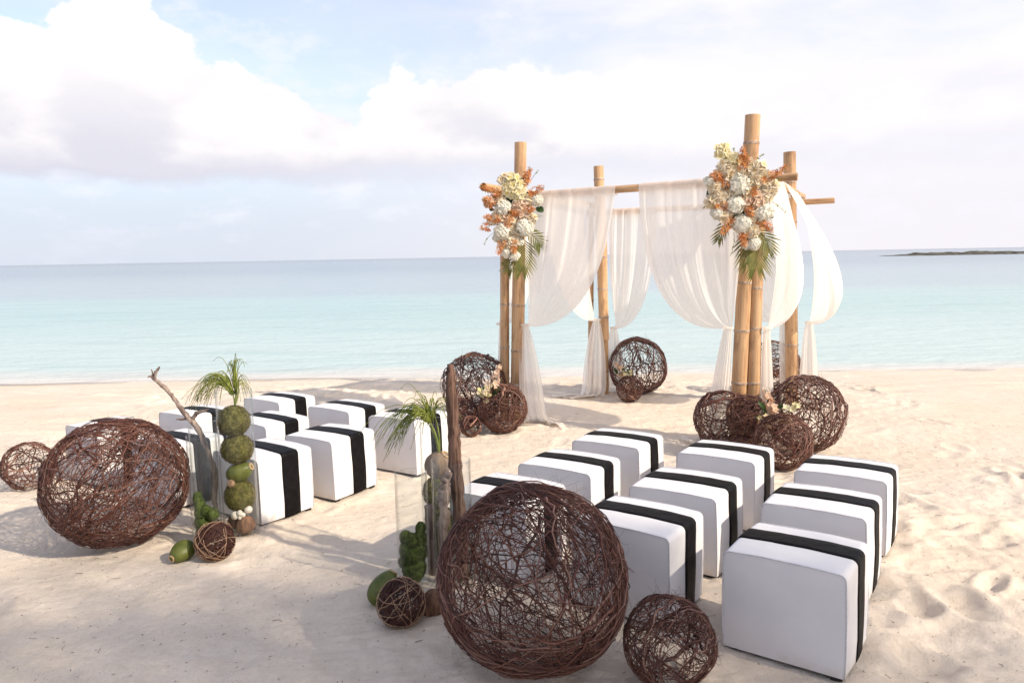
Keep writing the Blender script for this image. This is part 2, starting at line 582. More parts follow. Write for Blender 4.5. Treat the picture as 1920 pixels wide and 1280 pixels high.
M_ORCH_Y = pmat('yellow_orchid_petal', (0.82, 0.77, 0.55), (0.84, 0.80, 0.66), 25, 0.6, 0.0, attr=(0.70, 0.55, 0.08), trans=0.35)
M_PEACH = pmat('peach_orchid_petal', (0.78, 0.60, 0.44), (0.82, 0.71, 0.58), 25, 0.6, 0.0, attr=(0.62, 0.30, 0.14), trans=0.35)
M_ORANGE = pmat('orange_orchid_petal', (0.58, 0.23, 0.06), (0.76, 0.40, 0.14), 30, 0.55, 0.0, attr=(0.46, 0.12, 0.04), trans=0.3)
M_LEAF = pmat('dark_leaf', (0.022, 0.050, 0.014), (0.045, 0.085, 0.022), 15, 0.4, 0.15, trans=0.2)
M_PALM = pmat('palm_leaf', (0.105, 0.120, 0.026), (0.25, 0.225, 0.07), 10, 0.45, 0.1, trans=0.25)
M_ROCK = pmat('islet_rock', (0.035, 0.032, 0.026), (0.12, 0.11, 0.085), 0.5, 0.95, 0.8, 0.3)
M_DEBRIS = pmat('beach_debris', (0.10, 0.062, 0.038), (0.26, 0.17, 0.11), 30, 0.9, 0.2)

# ------------------------------------------------------------------ ground and sea
FOOT = []       # (x, y, radius) of everything that stands on the sand


def sand_height(X, Y):
    base = np.where(Y > 9.35, -(Y - 9.35) * 0.052, 0.0)
    base = np.maximum(base, -1.6)
    near = np.clip((Y + 3) / 4, 0, 1) * np.clip((13 - Y) / 3, 0, 1)
    h = 0.050 * fbm(X * 0.55, Y * 0.8, 3) + 0.030 * fbm(X * 1.7 + 9, Y * 2.3, 3)
    # drag marks: streaks that follow the rake's path
    ang = 0.25 + 0.5 * fbm(X * 0.25 + 3, Y * 0.3 + 8, 2)
    us, vs = X * np.cos(ang) + Y * np.sin(ang), -X * np.sin(ang) + Y * np.cos(ang)
    m = np.clip(0.55 + 2.2 * fbm(X * 0.5 + 40, Y * 0.6 + 11, 2), 0, 1)
    h = h + m * (0.020 * fbm(us * 0.9, vs * 13, 3) + 0.015 * fbm(us * 2.0, vs * 34 + 7, 2))
    # trodden, crumbly ground on the far right and along the water
    tr = np.clip((X - 0.9 - 0.25 * (Y - 3)) / 0.8, 0, 1) * np.clip((5.6 - Y) / 1.2, 0, 1)
    sh = np.exp(-((Y + 0.045 * X - 9.75) / 0.42) ** 2)
    lf = np.clip((-1.2 - X) / 1.5, 0, 1) * np.clip((Y - 5.5) / 2, 0, 1)
    rough = np.clip(tr + 0.9 * sh + 0.7 * lf, 0, 1.2)
    h = h + rough * (0.050 * fbm(X * 3.1 + 5, Y * 4.2, 3) + 0.016 * fbm(X * 12, Y * 14, 2))
    h = h + 0.0075 * fbm(X * 22, Y * 24, 2) + 0.018 * fbm(X * 6 + 2, Y * 7 + 3, 3) * (0.4 + m)
    h = h + rough * 0.030 * (0.16 - np.abs(fbm(X * 3.6 + 31, Y * 4.6 + 13, 3))) + 0.010 * (0.16 - np.abs(fbm(X * 4.4 + 3, Y * 7 + 19, 3)))
    # footprints
    rg = np.random.default_rng(21)
    pr = []
    for i in range(95):
        pr.append((rg.uniform(1.5, 5.2), rg.uniform(1.9, 5.6), 1.0))
    for i in range(120):
        pr.append((rg.uniform(-7, 8), rg.uniform(8.9, 10.6), 0.8))
    for i in range(70):
        pr.append((rg.uniform(-7.5, -2.2), rg.uniform(6.2, 9.8), 0.8))
    for i in range(55):
        pr.append((rg.uniform(-4.0, 4.5), rg.uniform(5.0, 8.6), 0.45))
    for i in range(16):
        pr.append((rg.uniform(-3.6, 0.8), rg.uniform(2.2, 4.1), 0.35))
    for (px, py, s) in pr:
        a = rg.uniform(0, math.pi)
        L, W = rg.uniform(0.10, 0.17), rg.uniform(0.05, 0.085)
        dep = s * rg.uniform(0.014, 0.040)
        sel = (np.abs(X - px) < 0.5) & (np.abs(Y - py) < 0.5)
        if not sel.any():
            continue
        dx, dy = X[sel] - px, Y[sel] - py
        u = (dx * math.cos(a) + dy * math.sin(a)) / L
        v = (-dx * math.sin(a) + dy * math.cos(a)) / W
        r2 = u * u + v * v + 0.5 * fbm(dx * 9 + px * 7, dy * 9 + py * 5, 2)
        h[sel] += dep * (-np.exp(-r2 * 1.1) + 0.55 * np.exp(-(np.sqrt(np.maximum(r2, 0)) - 1.55) ** 2 * 5))
    # sand settles against whatever stands on it
    for (fx, fy, fr) in FOOT:
        sel = (np.abs(X - fx) < fr + 0.35) & (np.abs(Y - fy) < fr + 0.35)
        if not sel.any():
            continue
        dd = np.hypot(X[sel] - fx, Y[sel] - fy)
        k = np.clip((fr + 0.16 - dd) / 0.16, 0, 1)
        k = k * k * (3 - 2 * k)
        ring = np.exp(-((dd - fr - 0.06) / 0.05) ** 2) * (0.010 + 0.05 * fbm(X[sel] * 9, Y[sel] * 9, 2))
        h[sel] += ring
        h[sel] = h[sel] * (1 - k) + (0.003 + 0.5 * np.clip(h[sel], -0.006, 0.012)) * k
    return base + h * near


def make_sand():
    xs = np.concatenate([-np.geomspace(4.6, 70, 46)[::-1], np.linspace(-4.6, 4.6, 580)[1:-1], np.geomspace(4.6, 70, 46)])
    ys = np.concatenate([np.linspace(-40, 1.5, 24)[:-1], np.linspace(1.5, 6.2, 300)[:-1], np.linspace(6.2, 11.6, 220)[:-1], np.geomspace(11.6, 70, 40)])
    X, Y = np.meshgrid(xs, ys)
    Z = sand_height(X, Y)
    nx, ny = len(xs), len(ys)
    me = bpy.data.meshes.new('sand')
    V = np.stack([X, Y, Z], -1).reshape(-1, 3)
    i = np.arange((ny - 1) * nx).reshape(ny - 1, nx)[:, :-1].ravel()
    F = np.stack([i, i + 1, i + nx + 1, i + nx], 1)
    me.vertices.add(len(V))
    me.vertices.foreach_set('co', V.ravel())
    me.loops.add(F.size)
    me.loops.foreach_set('vertex_index', F.ravel())
    me.polygons.add(len(F))
    me.polygons.foreach_set('loop_start', np.arange(len(F)) * 4)
    me.polygons.foreach_set('use_smooth', np.ones(len(F), bool))
    me.materials.append(M_SAND)
    me.update(calc_edges=True)
    me.validate()
    link('beach_sand', me, kind='structure')


def make_sea():
    mb = MB()
    ys = [10.2, 14, 20, 40, 90, 300, 1200, 6000, 40000]
    P = [[(sx * max(60, y * 1.6), y, -0.1) for sx in np.linspace(-1, 1, 9)] for y in ys]
    mb.grid(P)
    mb.build('sea_water', M_WATER, kind='structure')


def make_islet():
    mb = MB()
    n, r = 220, 9
    P = []
    for j in range(r):
        row = []
        v = j / (r - 1)
        for i in range(n):
            u = i / (n - 1)
            prof = min(1, u / 0.12) ** 0.5
            h = 1.15 * prof * math.sin(math.pi * v) ** 0.6 * (0.75 + 1.1 * float(fbm(np.array(u * 30), np.array(v * 3.0), 4)))
            row.append((104 + 97 * u + 1.5 * float(fbm(np.array(u * 40), np.array(v * 4 + 5.0), 2)), 208 - 14 * u + (v - 0.5) * 9, -0.22 + h))
        P.append(row)
    mb.grid(P)
    o = mb.build('rocky_islet', M_ROCK)
    tag(o, 'low dark rocky spit on the far horizon over the water', 'islet')


make_sea()
make_islet()

def added_shade_tree(label, trunk, clusters, seed):  # stands out of frame; added to lay soft shade on the foreground
    """unseen broad-leaved tree behind the camera, added so its crown shades the near sand"""
    rg = np.random.default_rng(seed)
    t = thing('added_shade_tree', label, 'tree', trunk, 0, 'added shade trees behind the seats')
    tr = np.array(trunk, float)
    mb = MB()
    fork = np.array([0.2, 0.1, 3.4])
    s = np.linspace(0, 1, 9)[:, None]
    mb.tube(fork * s + np.array([0.12, 0, 0]) * np.sin(s * 5), np.linspace(0.22, 0.15, 9), 10)
    mb.build('trunk', M_DRIFT, t)
    lf = MB()
    V, A = [], []
    for (cx, cy, cz, R, n) in clusters:
        c = np.array([cx, cy, cz]) - tr
        br = MB()
        mid = (fork + c) / 2 + np.array([0, 0, -0.2])
        br.tube((1 - s) ** 2 * fork + 2 * s * (1 - s) * mid + s * s * c, np.linspace(0.10, 0.03, 9), 7)
        br.build('limb', M_DRIFT, t)
        d = unit(rg.normal(size=(n, 3)))
        p = c + rg.normal(size=(n, 3)) * R * np.array([0.62, 0.62, 0.5])
        a = unit(rg.normal(size=(n, 3)) + np.array([0, 0, -0.4]))
        b = unit(np.cross(a, rg.normal(size=(n, 3))))
        L = rg.uniform(0.05, 0.085, (n, 1))
        V.append(np.stack([p - a * L, p + b * L * 0.7, p + a * L, p - b * L * 0.7], 1))
    V = np.concatenate(V)
    lf.add(V.reshape(-1, 3), [(4 * i, 4 * i + 1, 4 * i + 2, 4 * i + 3) for i in range(len(V))], np.repeat(rg.random(len(V)), 4))
    lf.build('crown', M_LEAF, t, kind='stuff')


def crown_over(gx, gy, dist, R, n=420):
    """a leaf mass that stands dist metres up the sun's line from a spot on the sand"""
    return (gx + sdir.x * dist, gy + sdir.y * dist, sdir.z * dist, R, n)


added_shade_tree('broad leafy tree added out of view behind the seats for shade', (5.2, -2.6, 0), [crown_over(-5.0, 3.1, 11.5, 1.0), crown_over(-3.9, 2.9, 12.5, 0.95), crown_over(-2.9, 2.7, 11.8, 0.95), crown_over(-4.2, 1.6, 12.4, 1.0), crown_over(-2.8, 1.4, 12.0, 1.0)], 801)
added_shade_tree('second broad leafy tree added out of view behind the seats for shade', (8.6, -3.4, 0), [crown_over(-1.7, 2.8, 12.2, 0.9, 800), crown_over(-0.75, 3.05, 12.8, 0.8, 1000), crown_over(-1.3, 1.7, 11.6, 1.0), crown_over(0.3, 2.35, 12.4, 0.8, 1000), crown_over(1.2, 1.9, 13.0, 0.9), crown_over(2.6, 1.6, 13.0, 0.9, 500), crown_over(1.3, 2.9, 12.6, 0.8, 380), crown_over(0.2, 1.2, 12.2, 1.0)], 802)

# ------------------------------------------------------------------ cube stools
SW, SD, SH = 0.502, 0.424, 0.455


def stool_profile(off=0.0, r=0.030, z0=0.02, seg=7):
    w, h = SW / 2 + off, SH + off
    r = r + off
    pts = [(-w, z0), (-w - 0.004, 0.12), (-w - 0.004, 0.26), (-w, h - r)]
    for k in range(1, seg):
        a = math.pi - k / seg * math.pi / 2
        pts.append((-w + r + r * math.cos(a), h - r + r * math.sin(a)))
    pts += [(-w + r, h), (-0.1, h + 0.006), (0.1, h + 0.006), (w - r, h)]
    for k in range(1, seg):
        a = math.pi / 2 - k / seg * math.pi / 2
        pts.append((w - r + r * math.cos(a), h - r + r * math.sin(a)))
    pts += [(w, h - r), (w + 0.004, 0.26), (w + 0.004, 0.12), (w, z0)]
    return np.array(pts)


def stool_fine_profile():
    prof = stool_profile()
    pf = [prof[0]]
    for a, b in zip(prof[:-1], prof[1:]):
        k = max(1, int(np.hypot(*(b - a)) / 0.03))
        for q in range(1, k + 1):
            pf.append(a + (b - a) * q / k)
    return np.array(pf)


def stool_swell(x, y, z, seed):
    """how far the soft cover swells or puckers at a point, as a factor"""
    bulge = 0.004 * math.cos(y / SD * math.pi)
    wr = 0.0062 * float(fbm(np.array(x * 6 + seed * 3.3 + z * 5), np.array(y * 6 + z * 4 + seed), 2))
    return 1 + (bulge + wr) / 0.25


def stool_cover_mesh(seed):
    prof = stool_fine_profile()
    cx = np.array([0, 0.2])
    ys = [(-SD / 2, 0.0065), (-SD / 2 + 0.003, 0.0022), (-SD / 2 + 0.009, 0.0)]
    ys += [(y, 0.0) for y in np.linspace(-SD / 2 + 0.03, SD / 2 - 0.03, 11)]
    ys += [(SD / 2 - 0.009, 0.0), (SD / 2 - 0.003, 0.0022), (SD / 2, 0.0065)]
    P = []
    for y, ins in ys:
        row = []
        for (x, z) in prof:
            dx, dz = x - cx[0], z - cx[1]
            k = 1 - ins / max(abs(dx), abs(dz), 0.1)
            kk = k * stool_swell(x, y, z, seed)
            row.append((cx[0] + dx * kk, y, max(0.02, cx[1] + dz * kk) if z > 0.021 else 0.02))
        P.append(row)
    mb = MB()
    mb.grid(P)
    n = len(prof)
    # end panels: concentric rings into a slightly bellied centre
    for ri, sg in ((0, -1), (len(P) - 1, 1)):
        rings = []
        for s in (1.0, 0.97, 0.86, 0.6, 0.3, 0.001):
            row = []
            xl, xr = P[ri][0][0], P[ri][-1][0]
            edge = list(P[ri]) + [(xr + (xl - xr) * q / 10, P[ri][0][1], 0.02) for q in range(1, 10)]
            edge.append(edge[0])
            for (x, y, z) in edge:
                b = 0.010 * (1 - s * s) + 0.003 * float(fbm(np.array(x * 5 * s + seed), np.array(z * 5 * s + 2), 2)) * (1 - s ** 4)
                row.append((x * s, y + sg * b, 0.2 + (z - 0.2) * s))
            rings.append(row)
        if sg > 0:
            rings = [r[::-1] for r in rings]
        mb.grid(rings)
    return mb.mesh('cover', M_WHITE)


def stool_piping_mesh(sg):
    prof = stool_profile(-0.0015)
    pts = [(x, sg * (SD / 2 + 0.0005), z) for x, z in prof]
    mb = MB()
    mb.tube(pts, 0.0028, 5)
    return mb.mesh('piping', M_PIPE)


def stool_band_mesh(seed):
    prof = stool_fine_profile()
    mb = MB()
    P = []
    w = 0.134
    for t, o in ((-0.5, -0.003), (-0.5, 0.0030), (-0.3, 0.0036), (-0.1, 0.0040), (0.1, 0.0040), (0.3, 0.0036), (0.5, 0.0030), (0.5, -0.003)):
        row = []
        for i, (x, z) in enumerate(prof):
            dx, dz = x, z - 0.2
            L = math.hypot(dx, dz)
            wv = 0.005 * float(fbm(np.array(i * 0.16 + seed * 7), np.array(seed * 3.0 + t), 2))
            y = 0.032 + t * w + wv
            crease = 0.0030 * max(0.0, float(fbm(np.array(i * 0.8 + t * 5), np.array(seed + t * 4.0), 2))) if o > 0 else 0.0
            k = stool_swell(x, y, z, seed) * (1 + (o + crease) / L)
            row.append((dx * k, y, 0.2 + dz * k))
        P.append(row)
    mb.grid(P)
    return mb.mesh('band', M_BLACK)


def make_stools():
    covers = [stool_cover_mesh(s) for s in (1, 2, 3)]
    bands = [stool_band_mesh(s) for s in (1, 2, 3)]
    pipes = [stool_piping_mesh(s) for s in (-1, 1)]
    fb = MB()
    fb.box((0, 0, -0.012), (0.045, 0.045, 0.062))
    foot = fb.mesh('foot', M_FOOT, False)
    bb = MB()
    bb.box((0, 0, 0.016), (SW - 0.03, SD - 0.03, 0.014))
    board = bb.mesh('base_board', M_FOOT, False)
    spec = [
        # right block, three columns of three
        (1.235, 3.111, -36.4, 'white cube stool with black band, nearest to the camera beside small vine ball'),
        (1.609, 3.732, -35.4, 'white cube stool with black band, second of the seaward end column at right'),
        (1.997, 4.309, -34.8, 'white cube stool with black band, farthest right, third in the end column'),
        (0.609, 3.549, -34.8, 'white cube stool with black band, right behind the largest vine ball and small one'),
        (0.985, 4.091, -35.1, 'white cube stool with black band, very centre of the right block of nine'),
        (1.384, 4.714, -34.5, 'white cube stool with black band, close in front of the right post vine balls'),
        (-0.035, 4.044, -34.0, 'white cube stool mostly hidden behind the largest vine ball, aisle side front'),
        (0.346, 4.540, -32.2, 'white cube stool with black band, middle of aisle column in the right block'),
        (0.742, 5.130, -33.1, 'white cube stool with black band, aisle column stool nearest the canopy, right block'),
        # left block
        (-1.745, 5.005, -35.9, 'white cube stool with black band right beside the tall filled glass vase'),
        (-1.383, 5.470, -33.4, 'white cube stool with black band, middle of the aisle column in left block'),
        (-0.865, 6.040, -34.0, 'white cube stool behind the drooping green reeds, aisle column near the canopy'),
        (-2.480, 5.345, -34.5, 'white cube stool seen through the glass vases and driftwood branch'),
        (-2.027, 5.971, -34.0, 'white cube stool with creased black band, centre of the left block of nine'),
        (-1.480, 6.430, -33.5, 'white cube stool with creased black band, back right corner of left block'),
        (-3.290, 5.880, -34.5, 'white cube stool seen behind and through the large left vine ball'),
        (-2.765, 6.370, -34.0, 'white cube stool left of the reeds, behind the driftwood branch'),
        (-2.224, 6.925, -33.5, 'white cube stool with creased black band, nearest the water in left block'),
    ]
    for i, (x, y, a, lab) in enumerate(spec):
        ar = rad(a)
        FOOT.append((x, y, 0.27))
        t = thing('cube_stool', lab, 'stool', (x, y, 0), ar, 'white cube stools set out in two blocks')
        t.rotation_euler = (rad(random.uniform(-0.9, 0.9)), rad(random.uniform(-0.9, 0.9)), ar)
        t.scale = (random.uniform(0.985, 1.015), random.uniform(0.985, 1.015), random.uniform(0.98, 1.015))
        link('cover', covers[i % 3], t)
        link('band', bands[i % 3], t)
        for p in pipes:
            link('piping', p, t)
        link('base_board', board, t)
        for sx in (-1, 1):
            for sy in (-1, 1):
                link('foot', foot, t, (sx * (SW / 2 - 0.035), sy * (SD / 2 - 0.035), 0))


make_stools()


# ------------------------------------------------------------------ vine balls
def arc_bundle(rg, r, n, seg, thick, planes, flat, spread=0.35, bundled=0.55, shell=0.07, wob=0.035, span=(0.7, 2.6)):
    """n arcs wound round a sphere, as one vertex/face set"""
    ax = unit(rg.normal(size=(n, 3)))
    k = rg.random(n) < bundled
    if len(planes):
        ax[k] = unit(planes[rg.integers(0, len(planes), k.sum())] + rg.normal(size=(k.sum(), 3)) * spread * 0.45)
    e1 = unit(np.cross(ax, unit(rg.normal(size=(n, 3)))))
    e2 = np.cross(ax, e1)
    off = rg.normal(size=n) * spread * 0.55          # small circles, off-centre
    off = np.clip(off, -0.8, 0.8)
    ph = rg.random(n) * 6.283
    sp = rg.uniform(*span, n)
    t = np.linspace(0, 1, seg)[None] * sp[:, None] + ph[:, None]
    lat = off[:, None] + wob * 1.6 * np.sin(t * rg.uniform(1.5, 4, n)[:, None] + rg.random(n)[:, None] * 6) + wob * 0.9 * np.sin(t * rg.uniform(6, 12, n)[:, None] + rg.random(n)[:, None] * 6)
    lat = np.clip(lat + rg.normal(size=t.shape) * wob * 0.36, -0.93, 0.93)
    c = np.sqrt(1 - lat ** 2)
    d = e1[:, None] * (np.cos(t) * c)[..., None] + e2[:, None] * (np.sin(t) * c)[..., None] + ax[:, None] * lat[..., None]
    rr = r * (1 - shell * rg.random(n)[:, None] + 0.018 * np.sin(t * rg.uniform(2, 7, n)[:, None] + ph[:, None] * 3) + rg.normal(size=t.shape) * 0.006)
    lop = np.random.default_rng(int(r * 1e5)).normal(size=(4, 3))
    rr = rr * (1 + 0.016 * np.sin(2.6 * (d @ lop[0])) + 0.014 * np.sin(3.4 * (d @ lop[1])) + 0.012 * np.sin(4.1 * (d @ lop[2])))
    P = d * rr[..., None] * np.array(flat)
    th = thick * rg.lognormal(-0.06, 0.52, n)
    tp = np.linspace(1.1, 0.55, seg)[None] * th[:, None]
    return P, d, tp


def tubes_np(mb, P, nrm, rad_, sides, tints):
    n, s = P.shape[:2]
    tg = unit(np.gradient(P, axis=1))
    b = unit(np.cross(tg, nrm))
    nn = np.cross(b, tg)
    a = np.linspace(0, 2 * math.pi, sides, endpoint=False)
    V = P[:, :, None] + rad_[..., None, None] * (np.cos(a)[:, None] * nn[:, :, None] + np.sin(a)[:, None] * b[:, :, None])
    idx = np.arange(n * s * sides).reshape(n, s, sides)
    A = idx[:, :-1]
    B = idx[:, 1:]
    F = np.stack([A, np.roll(A, -1, 2), np.roll(B, -1, 2), B], -1).reshape(-1, 4)
    base = mb.n
    mb.v.append(V.reshape(-1, 3))
    mb.f.extend((F + base).tolist())
    mb.a.append(np.repeat(tints, s * sides))
    mb.n += n * s * sides


def vine_ball(label, c, r, n, thick, seed, flat=(1, 1, 1), thickn=7, group='woven vine balls on the sand', bundled=0.55, foot=True, sprigs=90, spread=0.35):
    rg = np.random.default_rng(seed)
    t = thing('vine_ball', label, 'vine ball', (c[0], c[1], c[2] - r * flat[2]), rg.uniform(0, 6.28), group)
    if foot:
        FOOT.append((c[0], c[1], r * 0.45))
    up = np.array([0, 0, r * flat[2]])
    planes = unit(rg.normal(size=(6, 3)))
    mb = MB()
    P, d, tp = arc_bundle(rg, r, n, 15, thick, planes, flat, bundled=bundled, spread=spread)
    tubes_np(mb, P + up, d, tp, 4, np.clip(rg.normal(0.42, 0.30, n), 0, 1))
    # curled side shoots and loose ends
    m = sprigs
    if m:
        dd = unit(rg.normal(size=(m, 3)))
        dd[:, 2] = np.where(dd[:, 2] < -0.75, -dd[:, 2], dd[:, 2])
        tn = unit(np.cross(dd, rg.normal(size=(m, 3))))
        s = np.linspace(0, 1, 6)[None, :, None]
        L = rg.uniform(0.05, 0.16, (m, 1, 1)) * (0.5 + r)
        Q = (dd[:, None] * r * 0.97 + tn[:, None] * s * L + dd[:, None] * (s ** 2) * L * rg.uniform(0.0, 0.55, (m, 1, 1)) + rg.normal(size=(m, 6, 3)) * 0.003) * np.array(flat)
        tubes_np(mb, Q + up, np.repeat(dd[:, None], 6, 1), thick * 0.45 * np.linspace(1, 0.4, 6)[None] * np.ones((m, 1)), 3, rg.random(m) * 0.7)
    mb.build('woven_vines', M_VINE, t, kind='stuff')
    for k in range(thickn):
        P, d, tp = arc_bundle(rg, r, 1, 44, thick * 1.6, planes, flat, bundled=0.8, span=(2.5, 5.2), shell=0.03)
        q = MB()
        tubes_np(q, P + up, d, np.clip(tp, thick * 1.2, thick * 1.9), 6, np.array([rg.uniform(0.3, 0.8)]))
        q.build('thick_vine', M_VINE_T, t)
    return t


vine_ball('largest woven vine ball in the foreground beside the right vase group', (0.062, 2.985, 0.392), 0.396, 800, 0.0020, 11, flat=(1.02, 1.02, 0.985), thickn=6, sprigs=360)
vine_ball('small reddish vine ball in the foreground between largest ball and nearest stool', (0.618, 2.836, 0.176), 0.186, 290, 0.0019, 12, thickn=6, sprigs=170)
vine_ball('large flattened vine ball at left in front of the left stools', (-2.455, 4.440, 0.388), 0.425, 780, 0.0020, 13, flat=(0.985, 0.985, 0.93), thickn=6, sprigs=320)
vine_ball('small vine ball at the far left beside the large flattened one', (-3.800, 5.640, 0.178), 0.190, 150, 0.0026, 14, thickn=5, sprigs=60)
vine_ball('open see-through vine ball at the left front post with orchids before it', (-0.400, 7.800, 0.360), 0.372, 290, 0.0034, 15, thickn=6, sprigs=80)
vine_ball('dense reddish vine ball leaning at the foot of the left front post', (-0.102, 7.237, 0.240), 0.248, 330, 0.0026, 16, thickn=6, sprigs=40)
vine_ball('tiny tight vine ball on the sand left of the left front post', (-0.413, 7.080, 0.097), 0.105, 140, 0.0024, 17, thickn=3, sprigs=10)
vine_ball('small vine ball behind the dark driftwood post near the left front post', (-0.520, 7.330, 0.165), 0.170, 170, 0.0025, 18, thickn=3, sprigs=20)
vine_ball('large vine ball at the foot of the back left post by the water', (1.575, 9.150, 0.352), 0.362, 310, 0.0031, 19, thickn=6, sprigs=60)
vine_ball('small tight vine ball in front of the back left post ball', (1.385, 8.640, 0.150), 0.158, 190, 0.0026, 20, thickn=4, sprigs=20)
vine_ball('vine ball behind the back right post at the water side', (3.20, 8.98, 0.325), 0.335, 300, 0.0031, 21, thickn=5, sprigs=40)
vine_ball('large open vine ball right of the right front post', (2.560, 6.340, 0.330), 0.340, 320, 0.0031, 22, thickn=7, sprigs=60)
vine_ball('round vine ball left of the right front post', (1.875, 6.420, 0.262), 0.272, 300, 0.0029, 23, thickn=6, sprigs=50)
vine_ball('dense reddish vine ball front and centre at the right front post', (2.150, 5.790, 0.222), 0.231, 340, 0.0026, 24, thickn=6, sprigs=60)
vine_ball('small tight vine ball perched between the others at the right front post', (1.985, 6.140, 0.360), 0.185, 230, 0.0026, 25, thickn=4, sprigs=20, foot=False)
vine_ball('tiny vine ball low on the sand behind the centre stools', (1.895, 6.020, 0.105), 0.112, 150, 0.0024, 26, thickn=3, sprigs=10)


def twig_ball(label, c, r, seed):
    rg = np.random.default_rng(seed)
    t = thing('twig_ball', label, 'twig ball', (c[0], c[1], c[2] - r), 0, 'dense twig balls with pale strands')
    FOOT.append((c[0], c[1], r * 0.5))
    mb = MB()
    up = np.array([0, 0, r])
    P, d, tp = arc_bundle(rg, r * 0.96, 420, 11, 0.0016, unit(rg.normal(size=(9, 3))), (1, 1, 1), bundled=0.6, shell=0.16)
    tubes_np(mb, P + up, d, tp, 4, np.clip(rg.normal(0.08, 0.15, 420), 0, 1))
    mb.build('twig_core', M_VINE, t, kind='stuff')
    for k in range(17):
        P, d, tp = arc_bundle(rg, r * 1.0, 1, 40, 0.0018, [], (1, 1, 1), bundled=0, span=(3.5, 5.8), shell=0.02, spread=0.35, wob=0.012)
        q = MB()
        tubes_np(q, P + up, d, np.full_like(tp, 0.0014), 5, np.array([0.5]))
        q.build('pale_strand', M_STRAND, t)


twig_ball('dark twig ball with pale strands in front of the left vases', (-1.764, 4.180, 0.110), 0.117, 31)
twig_ball('dark twig ball with pale strands in front of the right vases', (-0.552, 3.361, 0.110), 0.118, 32)


# ------------------------------------------------------------------ bamboo canopy
def bamboo(parent, name, p0, p1, r0, r1, seed, step=0.42, open_end=True, label=None):
    rg = np.random.default_rng(seed)
    p0, p1 = Vector(p0), Vector(p1)
    L = (p1 - p0).length
    prof = []
    nodes = []
    z = rg.uniform(0.1, step * 0.7)
    while z < L - 0.04:
        nodes.append(z)
        z += step * rg.uniform(0.8, 1.2)
    zs = sorted(set(list(np.linspace(0, L, max(4, int(L / 0.12)))) + [n + o for n in nodes for o in (-0.03, -0.012, 0.0, 0.012, 0.03) if 0 < n + o < L]))
    for z in zs:
        r = r0 + (r1 - r0) * z / L
        for n in nodes:
            r += (0.075 * r0) * math.exp(-((z - n) / 0.011) ** 2)
        prof.append((r, z))
    mb = MB()
    mb.lathe(prof, 22)
    re = prof[-1][0]
    mb.lathe([(re, L), (re * 0.985, L + 0.002), (re * 0.80, L + 0.002), (re * 0.78, L - 0.005)], 22)
    rs = prof[0][0]
    mb.lathe([(rs * 0.78, 0.005), (rs * 0.80, -0.002), (rs, 0.0)], 22)
    o = mb.build(name, M_BAMBOO, parent)
    q = (p1 - p0).to_track_quat('Z', 'Y')
    o.rotation_mode = 'QUATERNION'
    o.rotation_quaternion = q
    o.location = p0
    if label:
        o['label'] = label
    for n in nodes:
        r = r0 + (r1 - r0) * n / L
        k = MB()
        k.lathe([(r * 1.045, n - 0.010), (r * 1.075, n - 0.005), (r * 1.05, n - 0.001), (r * 1.085, n + 0.004), (r * 1.04, n + 0.009)], 22)
        k.build('node_ring', M_NODE, o)
    k = MB()
    k.lathe([(re * 0.79, L - 0.004), (re * 0.77, L - 0.16), (0.001, L - 0.161)], 18)
    k.lathe([(rs * 0.79, 0.004), (rs * 0.77, 0.16), (0.001, 0.161)], 18)
    k.build('hollow', M_HOLLOW, o, kind='stuff')
    return o


FL, FR, BL, BR = Vector((0.024, 7.687, 0)), Vector((2.033, 6.639, 0)), Vector((1.164, 9.169, 0)), Vector((3.213, 8.337, 0))
canopy = thing('bamboo_canopy', 'open bamboo wedding canopy frame with four posts and cross beams', 'canopy', (0, 0, 0))
dn = Vector((0, 0, -0.35))
bamboo(canopy, 'post', FL + dn, FL + Vector((0.10, 0, 2.883)), 0.072, 0.062, 41)
bamboo(canopy, 'post', FL + Vector((-0.122, 0.045, -0.35)), FL + Vector((-0.075, 0.04, 2.27)), 0.050, 0.046, 42)
bamboo(canopy, 'post', FR + dn, FR + Vector((0.108, 0, 2.925)), 0.069, 0.066, 43)
bamboo(canopy, 'post', FR + Vector((0.146, -0.01, -0.35)), FR + Vector((0.176, 0.0, 2.25)), 0.060, 0.056, 44)
bamboo(canopy, 'post', BL + dn, BL + Vector((-0.02, 0, 2.2)), 0.048, 0.046, 45)
bamboo(canopy, 'post', BL + Vector((-0.022, -0.098, 0.70)), BL + Vector((-0.085, -0.098, 2.795)), 0.060, 0.060, 46, label='shorter upper post spliced to the back left post')
bamboo(canopy, 'post', BL + Vector((-0.185, 0.04, -0.3)), BL + Vector((-0.16, 0.04, 2.2)), 0.034, 0.032, 47)
bamboo(canopy, 'post', BR + dn, BR + Vector((-0.11, 0, 2.825)), 0.073, 0.066, 48)
fdir = (FR - FL).normalized()
sdl = (BL - FL).normalized()
sdr = (BR - FR).normalized()
bdir = (BR - BL).normalized()
ofl, ofr = Vector((0.08, -0.115, 2.335)), Vector((0.085, -0.115, 2.365))
FB0, FB1 = FL + ofl - fdir * 0.33, FR + ofr + fdir * 0.36
bamboo(canopy, 'beam', FB0, FB1, 0.036, 0.034, 51, 0.5)
LB0, LB1 = FL + Vector((-0.06, 0.02, 2.425)) - sdl * 0.36, BL + Vector((-0.16, 0.05, 2.33)) + sdl * 0.25
bamboo(canopy, 'beam', LB0, LB1, 0.042, 0.036, 52, 0.5)
RB0, RB1 = FR + Vector((0.20, 0.02, 2.43)) - sdr * 0.28, BR + Vector((0.02, 0.08, 2.36)) + sdr * 0.25
bamboo(canopy, 'beam', RB0, RB1, 0.038, 0.034, 53, 0.5)
